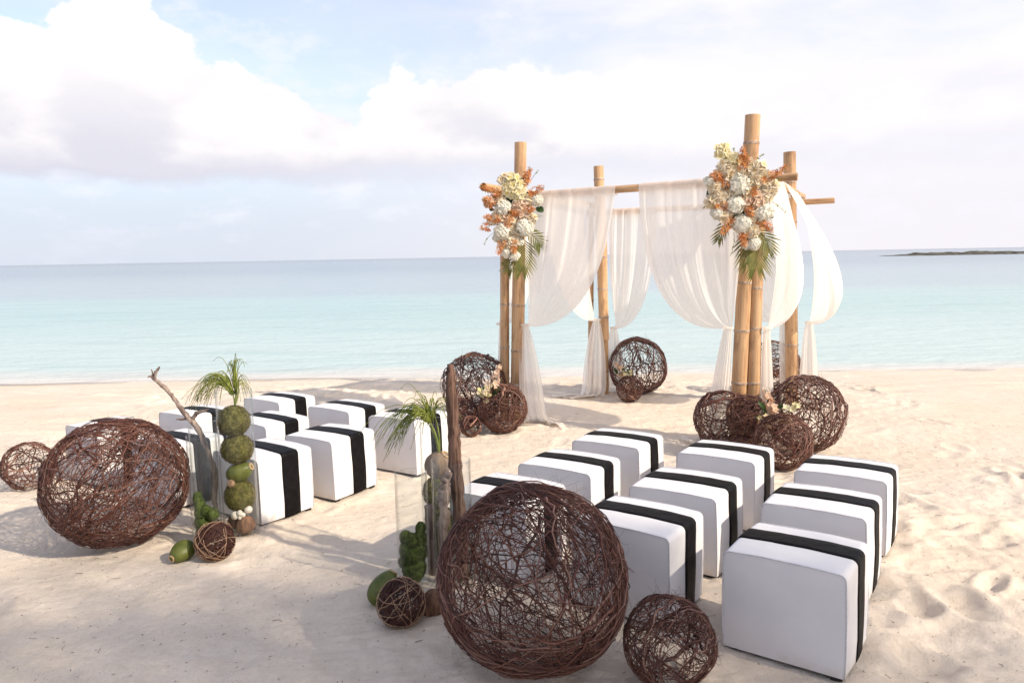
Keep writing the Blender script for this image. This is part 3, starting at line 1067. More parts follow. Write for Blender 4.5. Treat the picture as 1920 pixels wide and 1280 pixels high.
BB0, BB1 = BL + Vector((-0.03, 0.10, 2.255)) - bdir * 0.18, BR + Vector((0.0, 0.13, 2.29)) + bdir * 0.42
bamboo(canopy, 'beam', BB0, BB1, 0.036, 0.032, 54, 0.5)
for P in (FL, FR, BL, BR):
    FOOT.append((P.x, P.y, 0.22))


def curtain(label, A, B, beam_r, T, foot_c, foot_dir, outward, seed, nf=9, amp=0.017, bulge=0.0, tail_w=0.30, puddle=0.0, drop=0.05, hug=0.12, tail_to=0.0, outer_in=0.0):
    """sheer panel hung from a beam (A near the post, B far), drawn to the tie T, tail falling to the sand"""
    rg = np.random.default_rng(seed)
    A, B, T = np.array(A, float), np.array(B, float), np.array(T, float)
    out = unit(np.array(outward, float))
    along = B - A
    t = thing('sheer_curtain', label, 'curtain', tuple(T * np.array([1, 1, 0])), 0, 'sheer curtains tied back on the canopy')
    org = T * np.array([1, 1, 0])
    nu, nv = 96, 46
    ph = rg.random(6) * 6.28
    P = []
    u = np.linspace(0, 1, nu)
    uw = u + 0.018 * np.sin(2 * math.pi * nf * 0.7 * u + ph[0])
    fold = np.sin(2 * math.pi * nf * u + ph[1] + 1.3 * np.sin(4 * u + ph[2])) + 0.28 * np.sin(2 * math.pi * nf * 1.7 * u + ph[3])
    # wrap over the beam: back, top, front
    for k, a in enumerate(np.linspace(-2.2, 1.45, 9)):
        rr = beam_r + 0.004 + 0.003 * (1 + fold) * 0.5
        base = A + along * uw[:, None]
        off = out * (np.sin(a) * 1.0) * rr[:, None]
        z = np.cos(a) * rr
        hang = np.array([0, 0, 1.0])
        row = base + off + z[:, None] * hang
        if k == 0:
            row = row - np.array([0, 0, 0.03])
        P.append(row - org)
    P0 = A + along * uw[:, None] + out * (beam_r + 0.006)
    P2 = T + unit(np.cross(out, [0, 0, 1]))[None] * ((u - 0.5) * 0.075)[:, None] + np.array([0, 0, 1]) * ((0.5 - u) * 0.02)[:, None]
    P1 = P0 * (1 - hug) + T * hug
    P1[:, 2] = T[2] + (0.55 * (1 - u) ** 1.5 - drop - 0.02) * 1.0
    P1[:, :2] += (T[:2] - P0[:, :2]) * (outer_in * u)[:, None]
    for v in np.linspace(0.02, 1, nv):
        w = v
        pt = (1 - w) ** 2 * P0 + 2 * w * (1 - w) * P1 + w * w * P2
        fold = 3.4 * fbm(u * nf * 1.25 + ph[1] * 9, np.full(nu, v * 0.9 + ph[2] * 5), 2) + 1.5 * fbm(u * nf * 3.4 + ph[3] * 7, np.full(nu, v * 1.6 + ph[4]), 2)
        am = amp * (0.55 + 0.75 * math.sin(math.pi * min(1, v * 1.1)) - 0.5 * v)
        pt = pt + out * (am * fold * (1 + 0.3 * np.sin(5 * v + 7 * u)))[:, None]
        pt = pt + out * (bulge * math.sin(math.pi * v ** 0.9) * np.sin(math.pi * np.clip(u, 0, 1) * 0.62 + 0.25))[:, None]
        P.append(pt - org)
    mb = MB()
    mb.grid(np.array(P))
    mb.build('swag', M_SHEER, t)
    # tail
    fc, fd = np.array(foot_c, float), unit(np.array(foot_dir, float))
    side = unit(np.cross(fd, [0, 0, 1.0]))
    nu2 = 64
    u = np.linspace(-0.5, 0.5, nu2)
    fold2 = 4.2 * fbm(u * 9 + ph[4] * 8, np.zeros(nu2) + ph[5] * 3, 2)
    P = []
    for v in np.linspace(0, 1, 26):
        wv = 0.07 + (tail_w - 0.07) * (math.sin(v * math.pi / 2) ** 0.75)
        cpt = T * (1 - v) + fc * v
        cpt[2] = T[2] + (tail_to + 0.012 - T[2]) * v
        cx = cpt[None] + fd[None] * (u * wv)[:, None] + side[None] * ((0.012 + 0.035 * v) * fold2)[:, None]
        if v > 0.9:
            cx = cx + fd[None] * ((v - 0.9) * 0.3)
        P.append(cx - org)
    if puddle > 0:
        last = P[-1]
        for k in range(1, 12):
            s = k / 11
            row = last + fd[None] * (puddle * s) + side[None] * (0.03 * np.sin(9 * u + 3 * s))[:, None] + side[None] * (u * 0.25 * s)[:, None]
            row = row.copy()
            row[:, 2] = tail_to + 0.012 + 0.022 * (1 - s) + 0.016 * np.abs(np.sin(7 * u + 5 * s + ph[0])) * (1 - 0.5 * s)
            P.append(row)
    mb = MB()
    mb.grid(np.array(P))
    mb.build('tail', M_SHEER, t)
    k = MB()
    a = np.linspace(0, 2 * math.pi, 15)
    k.tube(np.stack([0.042 * np.cos(a), 0.042 * np.sin(a), T[2] + 0.006 * np.sin(2 * a)], 1), 0.010, 6, caps=False)
    k.build('tie', M_SHEER, t)
    return t


def lerp(a, b, s):
    return a + (b - a) * s


nfr = np.array([-0.46, -0.888, 0])      # front side faces the seats
nrt = np.array([0.82, -0.57, 0])        # right side
nlt = -nrt
nbk = -nfr
f0, f1 = FL + ofl, FR + ofr
curtain('sheer white curtain tied back to the left front post, facing the seats', lerp(f0, f1, 0.05), lerp(f0, f1, 0.455), 0.037, FL + Vector((0.118, -0.06, 1.03)),
        (FL.x + 0.20, FL.y - 0.12, 0), (0.9, -0.42, 0), nfr, 61, puddle=0.22, tail_w=0.30, nf=6, bulge=0.07)
curtain('sheer white curtain tied back to the right front post, facing the seats', lerp(f0, f1, 0.965), lerp(f0, f1, 0.545), 0.037, FR + Vector((-0.095, -0.05, 1.07)),
        (FR.x - 0.20, FR.y - 0.02, 0), (-0.85, 0.3, 0), nfr, 62, puddle=0.22, tail_w=0.18, nf=6, bulge=0.07)
l0, l1 = LB0 + sdl * 0.36, LB1 - sdl * 0.25
curtain('sheer white curtain on the left side tied to the back left post, trailing onto sand', lerp(l0, l1, 0.93), lerp(l0, l1, 0.42), 0.041, BL + Vector((-0.13, -0.20, 0.955)),
        (BL.x - 0.17, BL.y - 0.22, 0), (-0.93, 0.05, 0), nlt, 63, puddle=0.40, tail_w=0.30, nf=6, bulge=-0.05)
curtain('sheer white curtain edge on behind the left front post', lerp(l0, l1, 0.06), lerp(l0, l1, 0.34), 0.041, FL + Vector((-0.14, 0.13, 1.03)),
        (FL.x - 0.14, FL.y + 0.16, 0), (-0.2, 0.9, 0), nlt, 64, tail_w=0.2, nf=5, bulge=-0.06)
b0, b1 = BB0 + bdir * 0.18, BB1 - bdir * 0.42
curtain('sheer white curtain across the water side tied at the back left post', lerp(b0, b1, 0.05), lerp(b0, b1, 0.30), 0.036, BL + Vector((0.11, 0.02, 0.83)),
        (BL.x + 0.12, BL.y + 0.06, 0), (0.8, -0.3, 0), nfr, 65, tail_w=0.26, nf=6, hug=0.0, drop=0.06)
curtain('sheer white curtain across the water side tied at the back right post', lerp(b0, b1, 0.95), lerp(b0, b1, 0.66), 0.036, BR + Vector((-0.12, 0.05, 0.93)),
        (BR.x - 0.05, BR.y + 0.12, 0), (-0.8, 0.4, 0), nfr, 66, tail_w=0.10, nf=6)
r0, r1 = RB0 + sdr * 0.28, RB1 - sdr * 0.25
curtain('sheer white curtain on the sun side tied to the right front post', lerp(r0, r1, 0.04), lerp(r0, r1, 0.46), 0.037, FR + Vector((0.255, -0.04, 1.06)),
        (FR.x + 0.28, FR.y - 0.02, 0), (0.75, 0.4, 0), nrt, 67, tail_w=0.12, nf=6, bulge=0.26, puddle=0.0)
curtain('sheer white curtain billowing outward, tied to the back right post', lerp(r0, r1, 0.97), lerp(r0, r1, 0.50), 0.037, BR + Vector((0.125, -0.09, 0.945)),
        (BR.x + 0.15, BR.y - 0.10, 0), (0.9, -0.1, 0), nrt, 68, tail_w=0.22, nf=6, bulge=0.46, puddle=0.06)


# ------------------------------------------------------------------ flowers
def floret(mb, c, nrm, size, petals, rg, width=0.55, cup=0.25, tint=0.0, core=0.9, spin=None):
    n = unit(nrm)
    e1 = unit(np.cross(n, unit(rg.normal(size=3))))
    e2 = np.cross(n, e1)
    c = np.asarray(c, float)
    sp = rg.uniform(0, 6.28)
    for k in range(petals):
        a = sp + k * 2 * math.pi / petals
        d = e1 * math.cos(a) + e2 * math.sin(a)
        s = np.cross(n, d)
        L = size * rg.uniform(0.85, 1.12)
        v = [c - n * size * 0.08, c + d * L * 0.5 + s * L * width * 0.5 + n * L * cup * 0.45, c + d * L + n * L * cup * rg.uniform(0.6, 1.2), c + d * L * 0.5 - s * L * width * 0.5 + n * L * cup * 0.45]
        mb.add(v, [(0, 1, 2, 3)], np.array([core, tint, tint, tint]))


def hydrangea(parent, c, r, seed, flat=(1, 0.85, 1)):
    rg = np.random.default_rng(seed)
    n = int(95 * (r / 0.1) ** 1.3) + 30
    i = np.arange(n) + 0.5
    ph = np.arccos(1 - 2 * i / n)
    th = math.pi * (1 + 5 ** 0.5) * i
    D = np.stack([np.cos(th) * np.sin(ph), np.sin(th) * np.sin(ph), np.cos(ph)], 1)
    mb = MB()
    q = MB()
    for d in D:
        rr = r * rg.uniform(0.86, 1.04)
        floret(mb, np.array(c) + d * rr * np.array(flat), d + rg.normal(size=3) * 0.25, r * 0.22 + 0.006, 4, rg, 0.9, 0.1, tint=rg.uniform(0, 0.12), core=0.4)
    a = np.linspace(0, math.pi, 7)
    mb.lathe([(max(1e-4, 0.83 * r * math.sin(x)), -0.83 * r * math.cos(x)) for x in a], 12, 0.35, c)
    mb.build('hydrangea_head', M_HYD, parent, smooth=False, kind='stuff')


def orchid_cluster(parent, c, r, n, seed, mat, size=0.043, name='orchid_cluster', elong=(1, 0.8, 1)):
    rg = np.random.default_rng(seed)
    mb = MB()
    for k in range(n):
        d = unit(rg.normal(size=3))
        d[1] = -abs(d[1]) * 0.7 - 0.2
        p = np.array(c) + d * r * rg.uniform(0.5, 1.0) * np.array(elong)
        floret(mb, p, d + np.array([0, -0.6, 0.1]) + rg.normal(size=3) * 0.3, size * rg.uniform(0.8, 1.15), 5, rg, 0.95, 0.2, tint=rg.uniform(0, 0.12), core=0.95)
    mb.build(name, mat, parent, smooth=False, kind='stuff')


def spray(parent, a, b, seed, mat=None, n=20, size=0.030, width=0.040, name='orange_orchid_spray', petals=5, pw=0.34):
    """a stem from a to b set with small starry flowers"""
    rg = np.random.default_rng(seed)
    a, b = np.array(a, float), np.array(b, float)
    ax = unit(b - a)
    mb = MB()
    for k in range(n):
        s = (k + rg.random()) / n
        d = unit(np.cross(ax, rg.normal(size=3)))
        d[1] -= 0.35
        p = a + (b - a) * (0.08 + 0.92 * s) + d * width * (1.15 - 0.7 * s) * rg.uniform(0.4, 1.1)
        floret(mb, p, d + ax * 0.4, size * (1.15 - 0.45 * s), petals, rg, pw, 0.3, tint=rg.uniform(0, 0.75), core=0.4)
    mb.build(name, mat or M_ORANGE, parent, smooth=False, kind='stuff')
    q = MB()
    s = np.linspace(0, 1, 6)[:, None]
    q.tube(a * (1 - s) + b * s + np.array([0, 0, -0.012]) * np.sin(math.pi * s), 0.0035, 4)
    q.build('stem', M_REED, parent)


def palm_frond(parent, base, tip, bend, seed, nl=16, leaf=0.22, droop=0.25, name='palm_frond', face=(0.15, -1, 0.1), mat=None):
    rg = np.random.default_rng(seed)
    base, tip, bend = (np.array(q, float) for q in (base, tip, bend))
    face = unit(np.array(face, float))

    def pt(s):
        return (1 - s) ** 2 * base + 2 * s * (1 - s) * (base + (tip - base) * 0.5 + bend) + s * s * tip
    mb = MB()
    for side in (-1, 1):
        for k in range(nl):
            s = 0.12 + 0.88 * k / (nl - 1)
            p = pt(s)
            ax = unit(pt(min(1, s + 0.02)) - pt(s - 0.02))
            lat = unit(np.cross(ax, face)) * side
            L = leaf * (0.55 + 0.6 * math.sin(math.pi * (0.15 + 0.75 * s))) * rg.uniform(0.88, 1.1)
            ang = 0.95 - 0.55 * s
            d = unit(lat * math.sin(ang) + ax * math.cos(ang))
            w = unit(np.cross(d, face)) * 0.0085
            m1 = p + d * L * 0.5 + np.array([0, 0, -droop * L * 0.12])
            e = p + d * L + np.array([0, 0, -droop * L * 0.5]) + rg.normal(size=3) * 0.006
            f = face * 0.004
            mb.add([p - w * 0.4, p + f, p + w * 0.4, m1 - w, m1 + f, m1 + w, e], [(0, 1, 4, 3), (1, 2, 5, 4), (3, 4, 6), (4, 5, 6)], rg.uniform(0, 1))
    s = np.linspace(0, 1, 10)
    mb.tube([pt(x) for x in s], np.linspace(0.007, 0.002, 10), 5)
    mb.build(name, mat or M_PALM, parent, kind='stuff')


def broad_leaf(parent, base, tip, w, face=(0.1, -1, 0.2), curl=0.02):
    base, tip, face = np.array(base, float), np.array(tip, float), unit(np.array(face, float))
    d = tip - base
    lat = unit(np.cross(d, face)) * w
    rows = []
    for s in np.linspace(0, 1, 8):
        k = math.sin(math.pi * min(1, s * 0.92 + 0.04)) ** 0.7
        c = base + d * s + face * curl * math.sin(math.pi * s)
        rows.append([c - lat * k + face * 0.25 * w * k, c - lat * k * 0.5 + face * 0.08 * w, c, c + lat * k * 0.5 + face * 0.08 * w, c + lat * k + face * 0.25 * w * k])
    mb = MB()
    mb.grid(rows)
    mb.build('leaf', M_LEAF, parent)


def tendril(parent, pts, seed, n=10):
    mb = MB()
    pts = np.array(pts, float)
    s = np.linspace(0, 1, 12)[:, None]
    p0, p1, p2 = pts
    c = (1 - s) ** 2 * p0 + 2 * s * (1 - s) * p1 + s * s * p2
    mb.tube(c, np.linspace(0.0025, 0.001, 12), 4)
    rg = np.random.default_rng(seed)
    for k in range(n):
        i = rg.integers(4, 12)
        floret(mb, c[i], rg.normal(size=3), 0.016, 2, rg, 0.5, 0.2)
    mb.build('tendril', M_REED, parent, kind='stuff')


def arrangement(label, origin, ppm, cx, cy, hyd, orc, spr, leaves, fronds, tendrils, seed):
    """a hanging flower spray; offsets are metres right of / above its middle (measured off as cm-scale pairs)"""
    t = thing('flower_arrangement', label, 'flowers', origin, rad(0), 'flower sprays on the front posts')

    def L(p, dep):
        return ((p[0] - cx) / ppm, dep, (cy - p[1]) / ppm)
    for i, (x, y, r) in enumerate(hyd):
        rr = r / ppm
        hydrangea(t, L((x, y), -0.20 - 0.3 * rr), rr * 1.05, seed + i, flat=(1, 0.85, 0.95))
    for i, (x, y, r, n, m) in enumerate(orc):
        orchid_cluster(t, L((x, y), -0.22), r / ppm, int(n * 1.9), seed + 40 + i, m)
    for i, (xa, ya, xb, yb, n) in enumerate(spr):
        spray(t, L((xa, ya), -0.20), L((xb, yb), -0.27), seed + 80 + i, n=int(n * 1.5))
    for i, (xa, ya, xb, yb, w) in enumerate(leaves):
        broad_leaf(t, L((xa, ya), -0.14), L((xb, yb), -0.19), w)
    for i, (xa, ya, xb, yb, bx, lf, nl) in enumerate(fronds):
        palm_frond(t, L((xa, ya), -0.12), L((xb, yb), -0.16), (bx, -0.04, 0), seed + 120 + i, nl=nl, leaf=lf)
    for i, (xa, ya, xm, ym, xb, yb) in enumerate(tendrils):
        tendril(t, [L((xa, ya), -0.16), L((xm, ym), -0.24), L((xb, yb), -0.22)], seed + 150 + i)
    k = MB()
    k.lathe([(max(0.001, 0.11 * math.sin(a)), -0.28 * math.cos(a)) for a in np.linspace(0, math.pi, 9)], 12, c=(0.01, -0.04, 0.05))
    k.build('foliage_base', M_LEAF, t)
    return t


# offsets below: position inside each bouquet on a 5.82 (left) / 4.74 (right) per-unit drawing grid
arrangement('left flower spray with yellow orchids on top, tied to left front post', (FL.x - 0.01, FL.y - 0.17, 2.13), 5.82 * 196, 400, 560,
            [(315, 470, 88), (545, 690, 100), (690, 390, 68), (300, 730, 92), (430, 1000, 58), (340, 960, 62), (180, 610, 52), (240, 800, 50), (500, 850, 42)],
            [(430, 240, 125, 46, M_ORCH_Y), (350, 170, 70, 18, M_ORCH), (500, 330, 80, 22, M_ORCH_Y), (500, 470, 85, 26, M_PEACH), (590, 395, 50, 10, M_ORCH), (420, 730, 50, 9, M_ORCH), (450, 640, 50, 10, M_ORCH), (150, 400, 50, 10, M_PEACH), (420, 840, 60, 12, M_ORCH), (280, 400, 50, 9, M_ORCH), (380, 620, 70, 12, M_ORCH), (330, 600, 60, 9, M_PEACH), (620, 600, 60, 9, M_ORCH), (250, 560, 60, 10, M_ORCH), (560, 560, 60, 10, M_PEACH), (350, 880, 60, 10, M_ORCH)],
            [(530, 240, 620, 50, 30), (570, 210, 560, 90, 16), (590, 320, 760, 255, 26), (290, 330, 60, 225, 26), (240, 460, 105, 365, 20), (280, 600, 100, 570, 28), (160, 660, 60, 690, 16), (410, 540, 345, 690, 28), (480, 520, 390, 520, 16), (540, 490, 660, 500, 22), (310, 830, 235, 975, 18), (430, 830, 420, 970, 24)],
            [(600, 520, 650, 650, 0.045), (680, 470, 760, 520, 0.035), (420, 420, 460, 340, 0.04), (340, 420, 380, 360, 0.03), (190, 460, 170, 500, 0.03), (210, 330, 200, 390, 0.03), (310, 850, 340, 910, 0.03), (580, 350, 600, 300, 0.03)],
            [(530, 780, 520, 1150, 0.03, 0.18, 13), (560, 720, 720, 890, 0.05, 0.13, 8), (470, 1000, 360, 1150, -0.02, 0.12, 6), (470, 1000, 330, 1080, -0.02, 0.08, 5)],
            [(200, 740, 110, 800, 95, 870), (620, 180, 660, 120, 710, 70), (640, 560, 700, 560, 750, 570), (620, 690, 690, 720, 730, 800)], 200)
arrangement('right flower spray with two big white hydrangeas, tied to right front post', (FR.x - 0.095, FR.y - 0.20, 2.16), 4.74 * 234, 400, 560,
            [(352, 412, 102), (322, 592, 88), (395, 770, 88), (580, 670, 88), (505, 950, 62), (170, 660, 66), (90, 375, 52), (215, 265, 62), (570, 560, 55), (440, 960, 44)],
            [(540, 300, 90, 26, M_ORCH), (470, 260, 70, 16, M_ORCH), (240, 280, 85, 20, M_ORCH), (300, 200, 70, 15, M_ORCH_Y), (180, 500, 75, 18, M_ORCH), (260, 490, 50, 9, M_ORCH), (190, 110, 70, 13, M_ORCH_Y), (530, 560, 80, 18, M_PEACH), (640, 450, 75, 16, M_ORCH), (500, 390, 55, 11, M_ORCH), (600, 520, 60, 12, M_ORCH), (110, 560, 55, 10, M_ORCH), (430, 560, 70, 12, M_PEACH), (450, 470, 60, 10, M_ORCH), (240, 690, 60, 9, M_ORCH), (480, 680, 70, 12, M_ORCH), (480, 840, 60, 10, M_ORCH), (150, 440, 60, 10, M_ORCH), (380, 300, 60, 10, M_ORCH)],
            [(380, 300, 375, 80, 30), (400, 240, 420, 150, 14), (240, 370, 85, 310, 30), (560, 390, 780, 265, 32), (240, 610, 135, 610, 20), (300, 710, 190, 860, 26), (470, 540, 490, 450, 26), (450, 590, 460, 700, 30), (540, 730, 660, 830, 26), (410, 860, 400, 970, 20), (230, 400, 220, 440, 10)],
            [(170, 390, 75, 500, 0.035), (200, 440, 140, 470, 0.03), (560, 480, 640, 440, 0.05), (430, 390, 450, 330, 0.035), (360, 690, 390, 640, 0.04), (560, 590, 590, 540, 0.03), (660, 710, 690, 690, 0.025), (480, 930, 500, 880, 0.03)],
            [(510, 780, 560, 1160, 0.03, 0.20, 15), (480, 820, 465, 1120, -0.03, 0.16, 10), (300, 700, 200, 890, -0.02, 0.10, 7), (560, 800, 670, 1010, 0.04, 0.14, 9)],
            [(340, 840, 330, 950, 295, 1050), (640, 540, 720, 600, 790, 670), (650, 380, 700, 370, 750, 375), (300, 150, 320, 110, 300, 85), (490, 230, 520, 180, 580, 140), (110, 580, 70, 600, 30, 615)], 400)


def base_flowers(label, c, heads, seed):
    t = thing('orchid_bunch', label, 'flowers', c, 0, 'orchid bunches among the vine balls')
    for i, (ax, ay, az, bx, by, bz, n, m) in enumerate(heads):
        spray(t, (ax, ay, az), (bx, by, bz), seed + i, mat=m, n=n, size=0.034, width=0.045, name='orchid_spray', pw=0.9)
    for k in range(4):
        rg = np.random.default_rng(seed + 20 + k)
        a = np.array((rg.uniform(-0.1, 0.1), 0, rg.uniform(0, 0.1)))
        broad_leaf(t, a, a + np.array((rg.uniform(-0.1, 0.1), -0.05, rg.uniform(0.02, 0.1))), 0.02)


base_flowers('peach and white orchid bunch on the balls at the left front post', (-0.19, 7.19, 0.35),
             [(-0.02, 0.0, 0.12, 0.07, -0.05, 0.34, 24, M_PEACH), (-0.12, -0.02, 0.02, -0.02, -0.05, 0.16, 16, M_ORCH), (-0.06, 0.0, 0.0, -0.16, -0.06, 0.10, 10, M_ORCH_Y)], 700)
base_flowers('peach and white orchid bunch among the balls at the right front post', (2.13, 6.00, 0.36),
             [(0.02, 0.02, 0.02, -0.06, -0.02, 0.26, 26, M_PEACH), (0.02, -0.02, 0.02, 0.16, -0.06, -0.02, 12, M_ORCH), (0.0, -0.02, 0.0, -0.12, -0.05, 0.04, 10, M_ORCH), (0.1, 0, 0.05, 0.22, -0.03, 0.14, 8, M_ORCH_Y)], 720)
base_flowers('small orchid bunch on the vine ball at the back left post', (1.33, 8.86, 0.26),
             [(0.02, 0.02, 0.0, -0.08, -0.02, 0.18, 18, M_PEACH), (0.0, -0.02, 0.0, 0.12, -0.03, 0.08, 10, M_ORCH_Y), (0.0, -0.02, 0.0, 0.03, -0.03, 0.12, 10, M_ORCH)], 740)


# ------------------------------------------------------------------ vase groups
def vase(label, x, y, r, h, group='clear glass cylinder vases'):
    t = thing('glass_vase', label, 'vase', (x, y, 0), 0, group)
    FOOT.append((x, y, r + 0.03))
    mb = MB()
    w = 0.0045
    mb.lathe([(0.001, 0.0), (r - 0.008, 0.0), (r - 0.002, 0.003), (r, 0.010), (r, h - 0.003), (r - w * 0.5, h), (r - w, h - 0.003), (r - w, 0.026), (r - w - 0.006, 0.019), (0.001, 0.018)], 56)
    mb.build('cylinder', M_GLASS, t)
    k = MB()
    a = np.linspace(0, 2 * math.pi, 49)
    k.tube(np.stack([(r - w / 2) * np.cos(a), (r - w / 2) * np.sin(a), np.full(49, h + 0.001)], 1), 0.0032, 6, caps=False)
    k.build('rim', M_GLASS, t)
    return t


def lump(mb, c, r, seed, rough=0.06, freq=4.0, seg=26, rings=17, tint=0.0, axis_tilt=None):
    r = np.array(r if hasattr(r, '__len__') else (r, r, r), float)
    P = []
    for i in range(rings):
        th = math.pi * i / (rings - 1)
        row = []
        for j in range(seg):
            ph = 2 * math.pi * j / seg
            d = np.array([math.sin(th) * math.cos(ph), math.sin(th) * math.sin(ph), -math.cos(th)])
            n = float(fbm(np.array(d[0] * freq + d[2] * freq * 0.7 + seed * 3.1), np.array(d[1] * freq - d[2] * freq * 0.6 + seed * 1.7), 3))
            p = d * r * (1 + rough * 2 * n)
            if axis_tilt is not None:
                p = np.array(axis_tilt @ Vector(p))
            row.append(p + np.array(c))
        P.append(row)
    mb.grid(P, tint, True)


def fuzz(mb, c, r, n, seed, L=0.008):
    rg = np.random.default_rng(seed)
    r = np.array(r if hasattr(r, '__len__') else (r, r, r), float)
    d = unit(rg.normal(size=(n, 3)))
    p = d * r * 0.99 + np.array(c)
    t = unit(np.cross(d, rg.normal(size=(n, 3))))
    q = p + (d * rg.uniform(0.3, 1.0, (n, 1)) + t * rg.uniform(-1, 1, (n, 1))) * L
    s = np.cross(d, t) * L * 0.22
    for k in range(n):
        mb.add([p[k] - s[k], p[k] + s[k], q[k]], [(0, 1, 2)], rg.uniform(0, 0.9))


def moss_ball(label, c, r, seed, stand=False):
    mb = MB()
    rr = np.array(r if hasattr(r, '__len__') else (r, r, r), float)
    lump(mb, (0, 0, 0), rr, seed, 0.07, 5)
    o = thing('moss_ball', label, 'moss ball', c, 0, 'moss covered balls in the vases')
    mb.build('mossy_shell', M_MOSS, o)
    f = MB()
    fuzz(f, (0, 0, 0), rr, 2600, seed, 0.011)
    f.build('moss_fibre', M_MOSS, o, kind='stuff')
    return o


def coconut(label, c, r, seed, mat, tilt=(0, 0, 0), scar=True, group='loose coconuts'):
    o = thing('coconut', label, 'coconut', c, 0, group)
    mb = MB()
    rot = Matrix.Rotation(tilt[2], 3, 'Z') @ Matrix.Rotation(tilt[0], 3, 'X') @ Matrix.Rotation(tilt[1], 3, 'Y')
    rr = np.array(r, float)
    seg, rings = 28, 19
    P = []
    for i in range(rings):
        th = math.pi * i / (rings - 1)
        row = []
        for j in range(seg):
            ph = 2 * math.pi * j / seg
            k = 1 + 0.05 * math.cos(3 * ph) * math.sin(th)
            z = -math.cos(th)
            taper = 1 - 0.16 * z
            n = float(fbm(np.array(math.cos(ph) * 2 + z * 2 + seed), np.array(math.sin(ph) * 2 - z), 2))
            p = Vector((math.sin(th) * math.cos(ph) * rr[0] * k * taper, math.sin(th) * math.sin(ph) * rr[1] * k * taper, z * rr[2])) * (1 + 0.05 * n)
            row.append(tuple(rot @ p))
        P.append(row)
    mb.grid(P, 0.2, True)
    mb.build('husk', mat, o)
    if scar:
        k = MB()
        k.lathe([(0.001, rr[2] * 0.985), (rr[0] * 0.17, rr[2] * 0.975), (rr[0] * 0.24, rr[2] * 0.985)], 14)
        s = k.build('stem_scar', M_SCAR, o)
        k = MB()
        a = np.linspace(0, 2 * math.pi, 15)
        k.tube(np.stack([rr[0] * 0.30 * np.cos(a) * (1 + 0.1 * np.sin(3 * a)), rr[0] * 0.30 * np.sin(a), np.full(15, rr[2] * 0.97)], 1), rr[0] * 0.075, 6, caps=False)
        s2 = k.build('scar_rim', M_RIM, o)
        for q in (s, s2):
            q.rotation_euler = rot.to_euler()
    return o


def wood(name, label, cat, pts, radii, seed, mat, forks=(), sides=10, rough=0.18, group=None):
    """a knotted length of driftwood through pts (metres, first point is the foot)"""
    pts = np.array(pts, float)
    org = np.array((pts[0][0], pts[0][1], 0))
    t = thing(name, label, cat, tuple(org), 0, group)

    def build(pp, rr, nm, sd):
        rg = np.random.default_rng(sd)
        pp = np.array(pp, float) - org
        n = max(10, len(pp) * 7)
        s = np.linspace(0, len(pp) - 1, n)
        i = np.clip(s.astype(int), 0, len(pp) - 2)
        f = s - i
        # Catmull-Rom
        pm = np.vstack([2 * pp[0] - pp[1], pp, 2 * pp[-1] - pp[-2]])
        a, b, c, d = pm[i], pm[i + 1], pm[i + 2], pm[i + 3]
        f = f[:, None]
        C = 0.5 * (2 * b + (c - a) * f + (2 * a - 5 * b + 4 * c - d) * f ** 2 + (3 * b - a - 3 * c + d) * f ** 3)
        R = np.interp(s, np.arange(len(pp)), rr) * (1 + rough * rg.normal(size=n) * 0.5)
        mb = MB()
        mb.tube(C + rg.normal(size=C.shape) * R[:, None] * rough * 0.6, R, sides)
        v = mb.v[0].reshape(n, sides, 3)
        ridge = 1 + rough * rg.normal(size=(1, sides, 1)) * 0.9
        mb.v[0] = ((v - C[:, None]) * ridge + C[:, None]).reshape(-1, 3)
        return mb.build(nm, mat, t)
    build(pts, radii, 'trunk', seed)
    for k, (fp, fr) in enumerate(forks):
        build(fp, fr, 'twig', seed + 5 + k)
    return t


def reeds(label, base, strands, stems, seed, group='drooping green reed plants'):
    """arching rush-like plant; strands: (n, out vector, rise, droop) bundles"""
    rg = np.random.default_rng(seed)
    t = thing('reed_plant', label, 'plant', base, 0, group)
    for (tip, r) in stems:
        mb = MB()
        s = np.linspace(0, 1, 9)[:, None]
        tip = np.array(tip, float)
        mb.tube(tip * s + np.array([0.012, 0, 0]) * np.sin(s * math.pi), np.linspace(r, r * 0.6, 9), 6)
        mb.build('stem', M_REED, t)
    mb = MB()
    for (n, start, out, rise, spread) in strands:
        start, out = np.array(start, float), np.array(out, float)
        for k in range(n):
            e = out * rg.uniform(0.45, 1.08) + rg.normal(size=3) * spread
            top = start + e * rg.uniform(0.25, 0.5) + np.array([0, 0, rise * rg.uniform(0.65, 1.1)])
            s = np.linspace(0, 1, 11)[:, None]
            a = start + rg.normal(size=3) * 0.006
            p = (1 - s) ** 3 * a + 3 * s * (1 - s) ** 2 * (a + (top - a) * 0.75) + 3 * s * s * (1 - s) * (top + e * 0.25) + s ** 3 * (start + e)
            mb.tube(p, np.linspace(0.0026, 0.0011, 11), 4)
    mb.build('fronds', M_REED, t, kind='stuff')
    return t


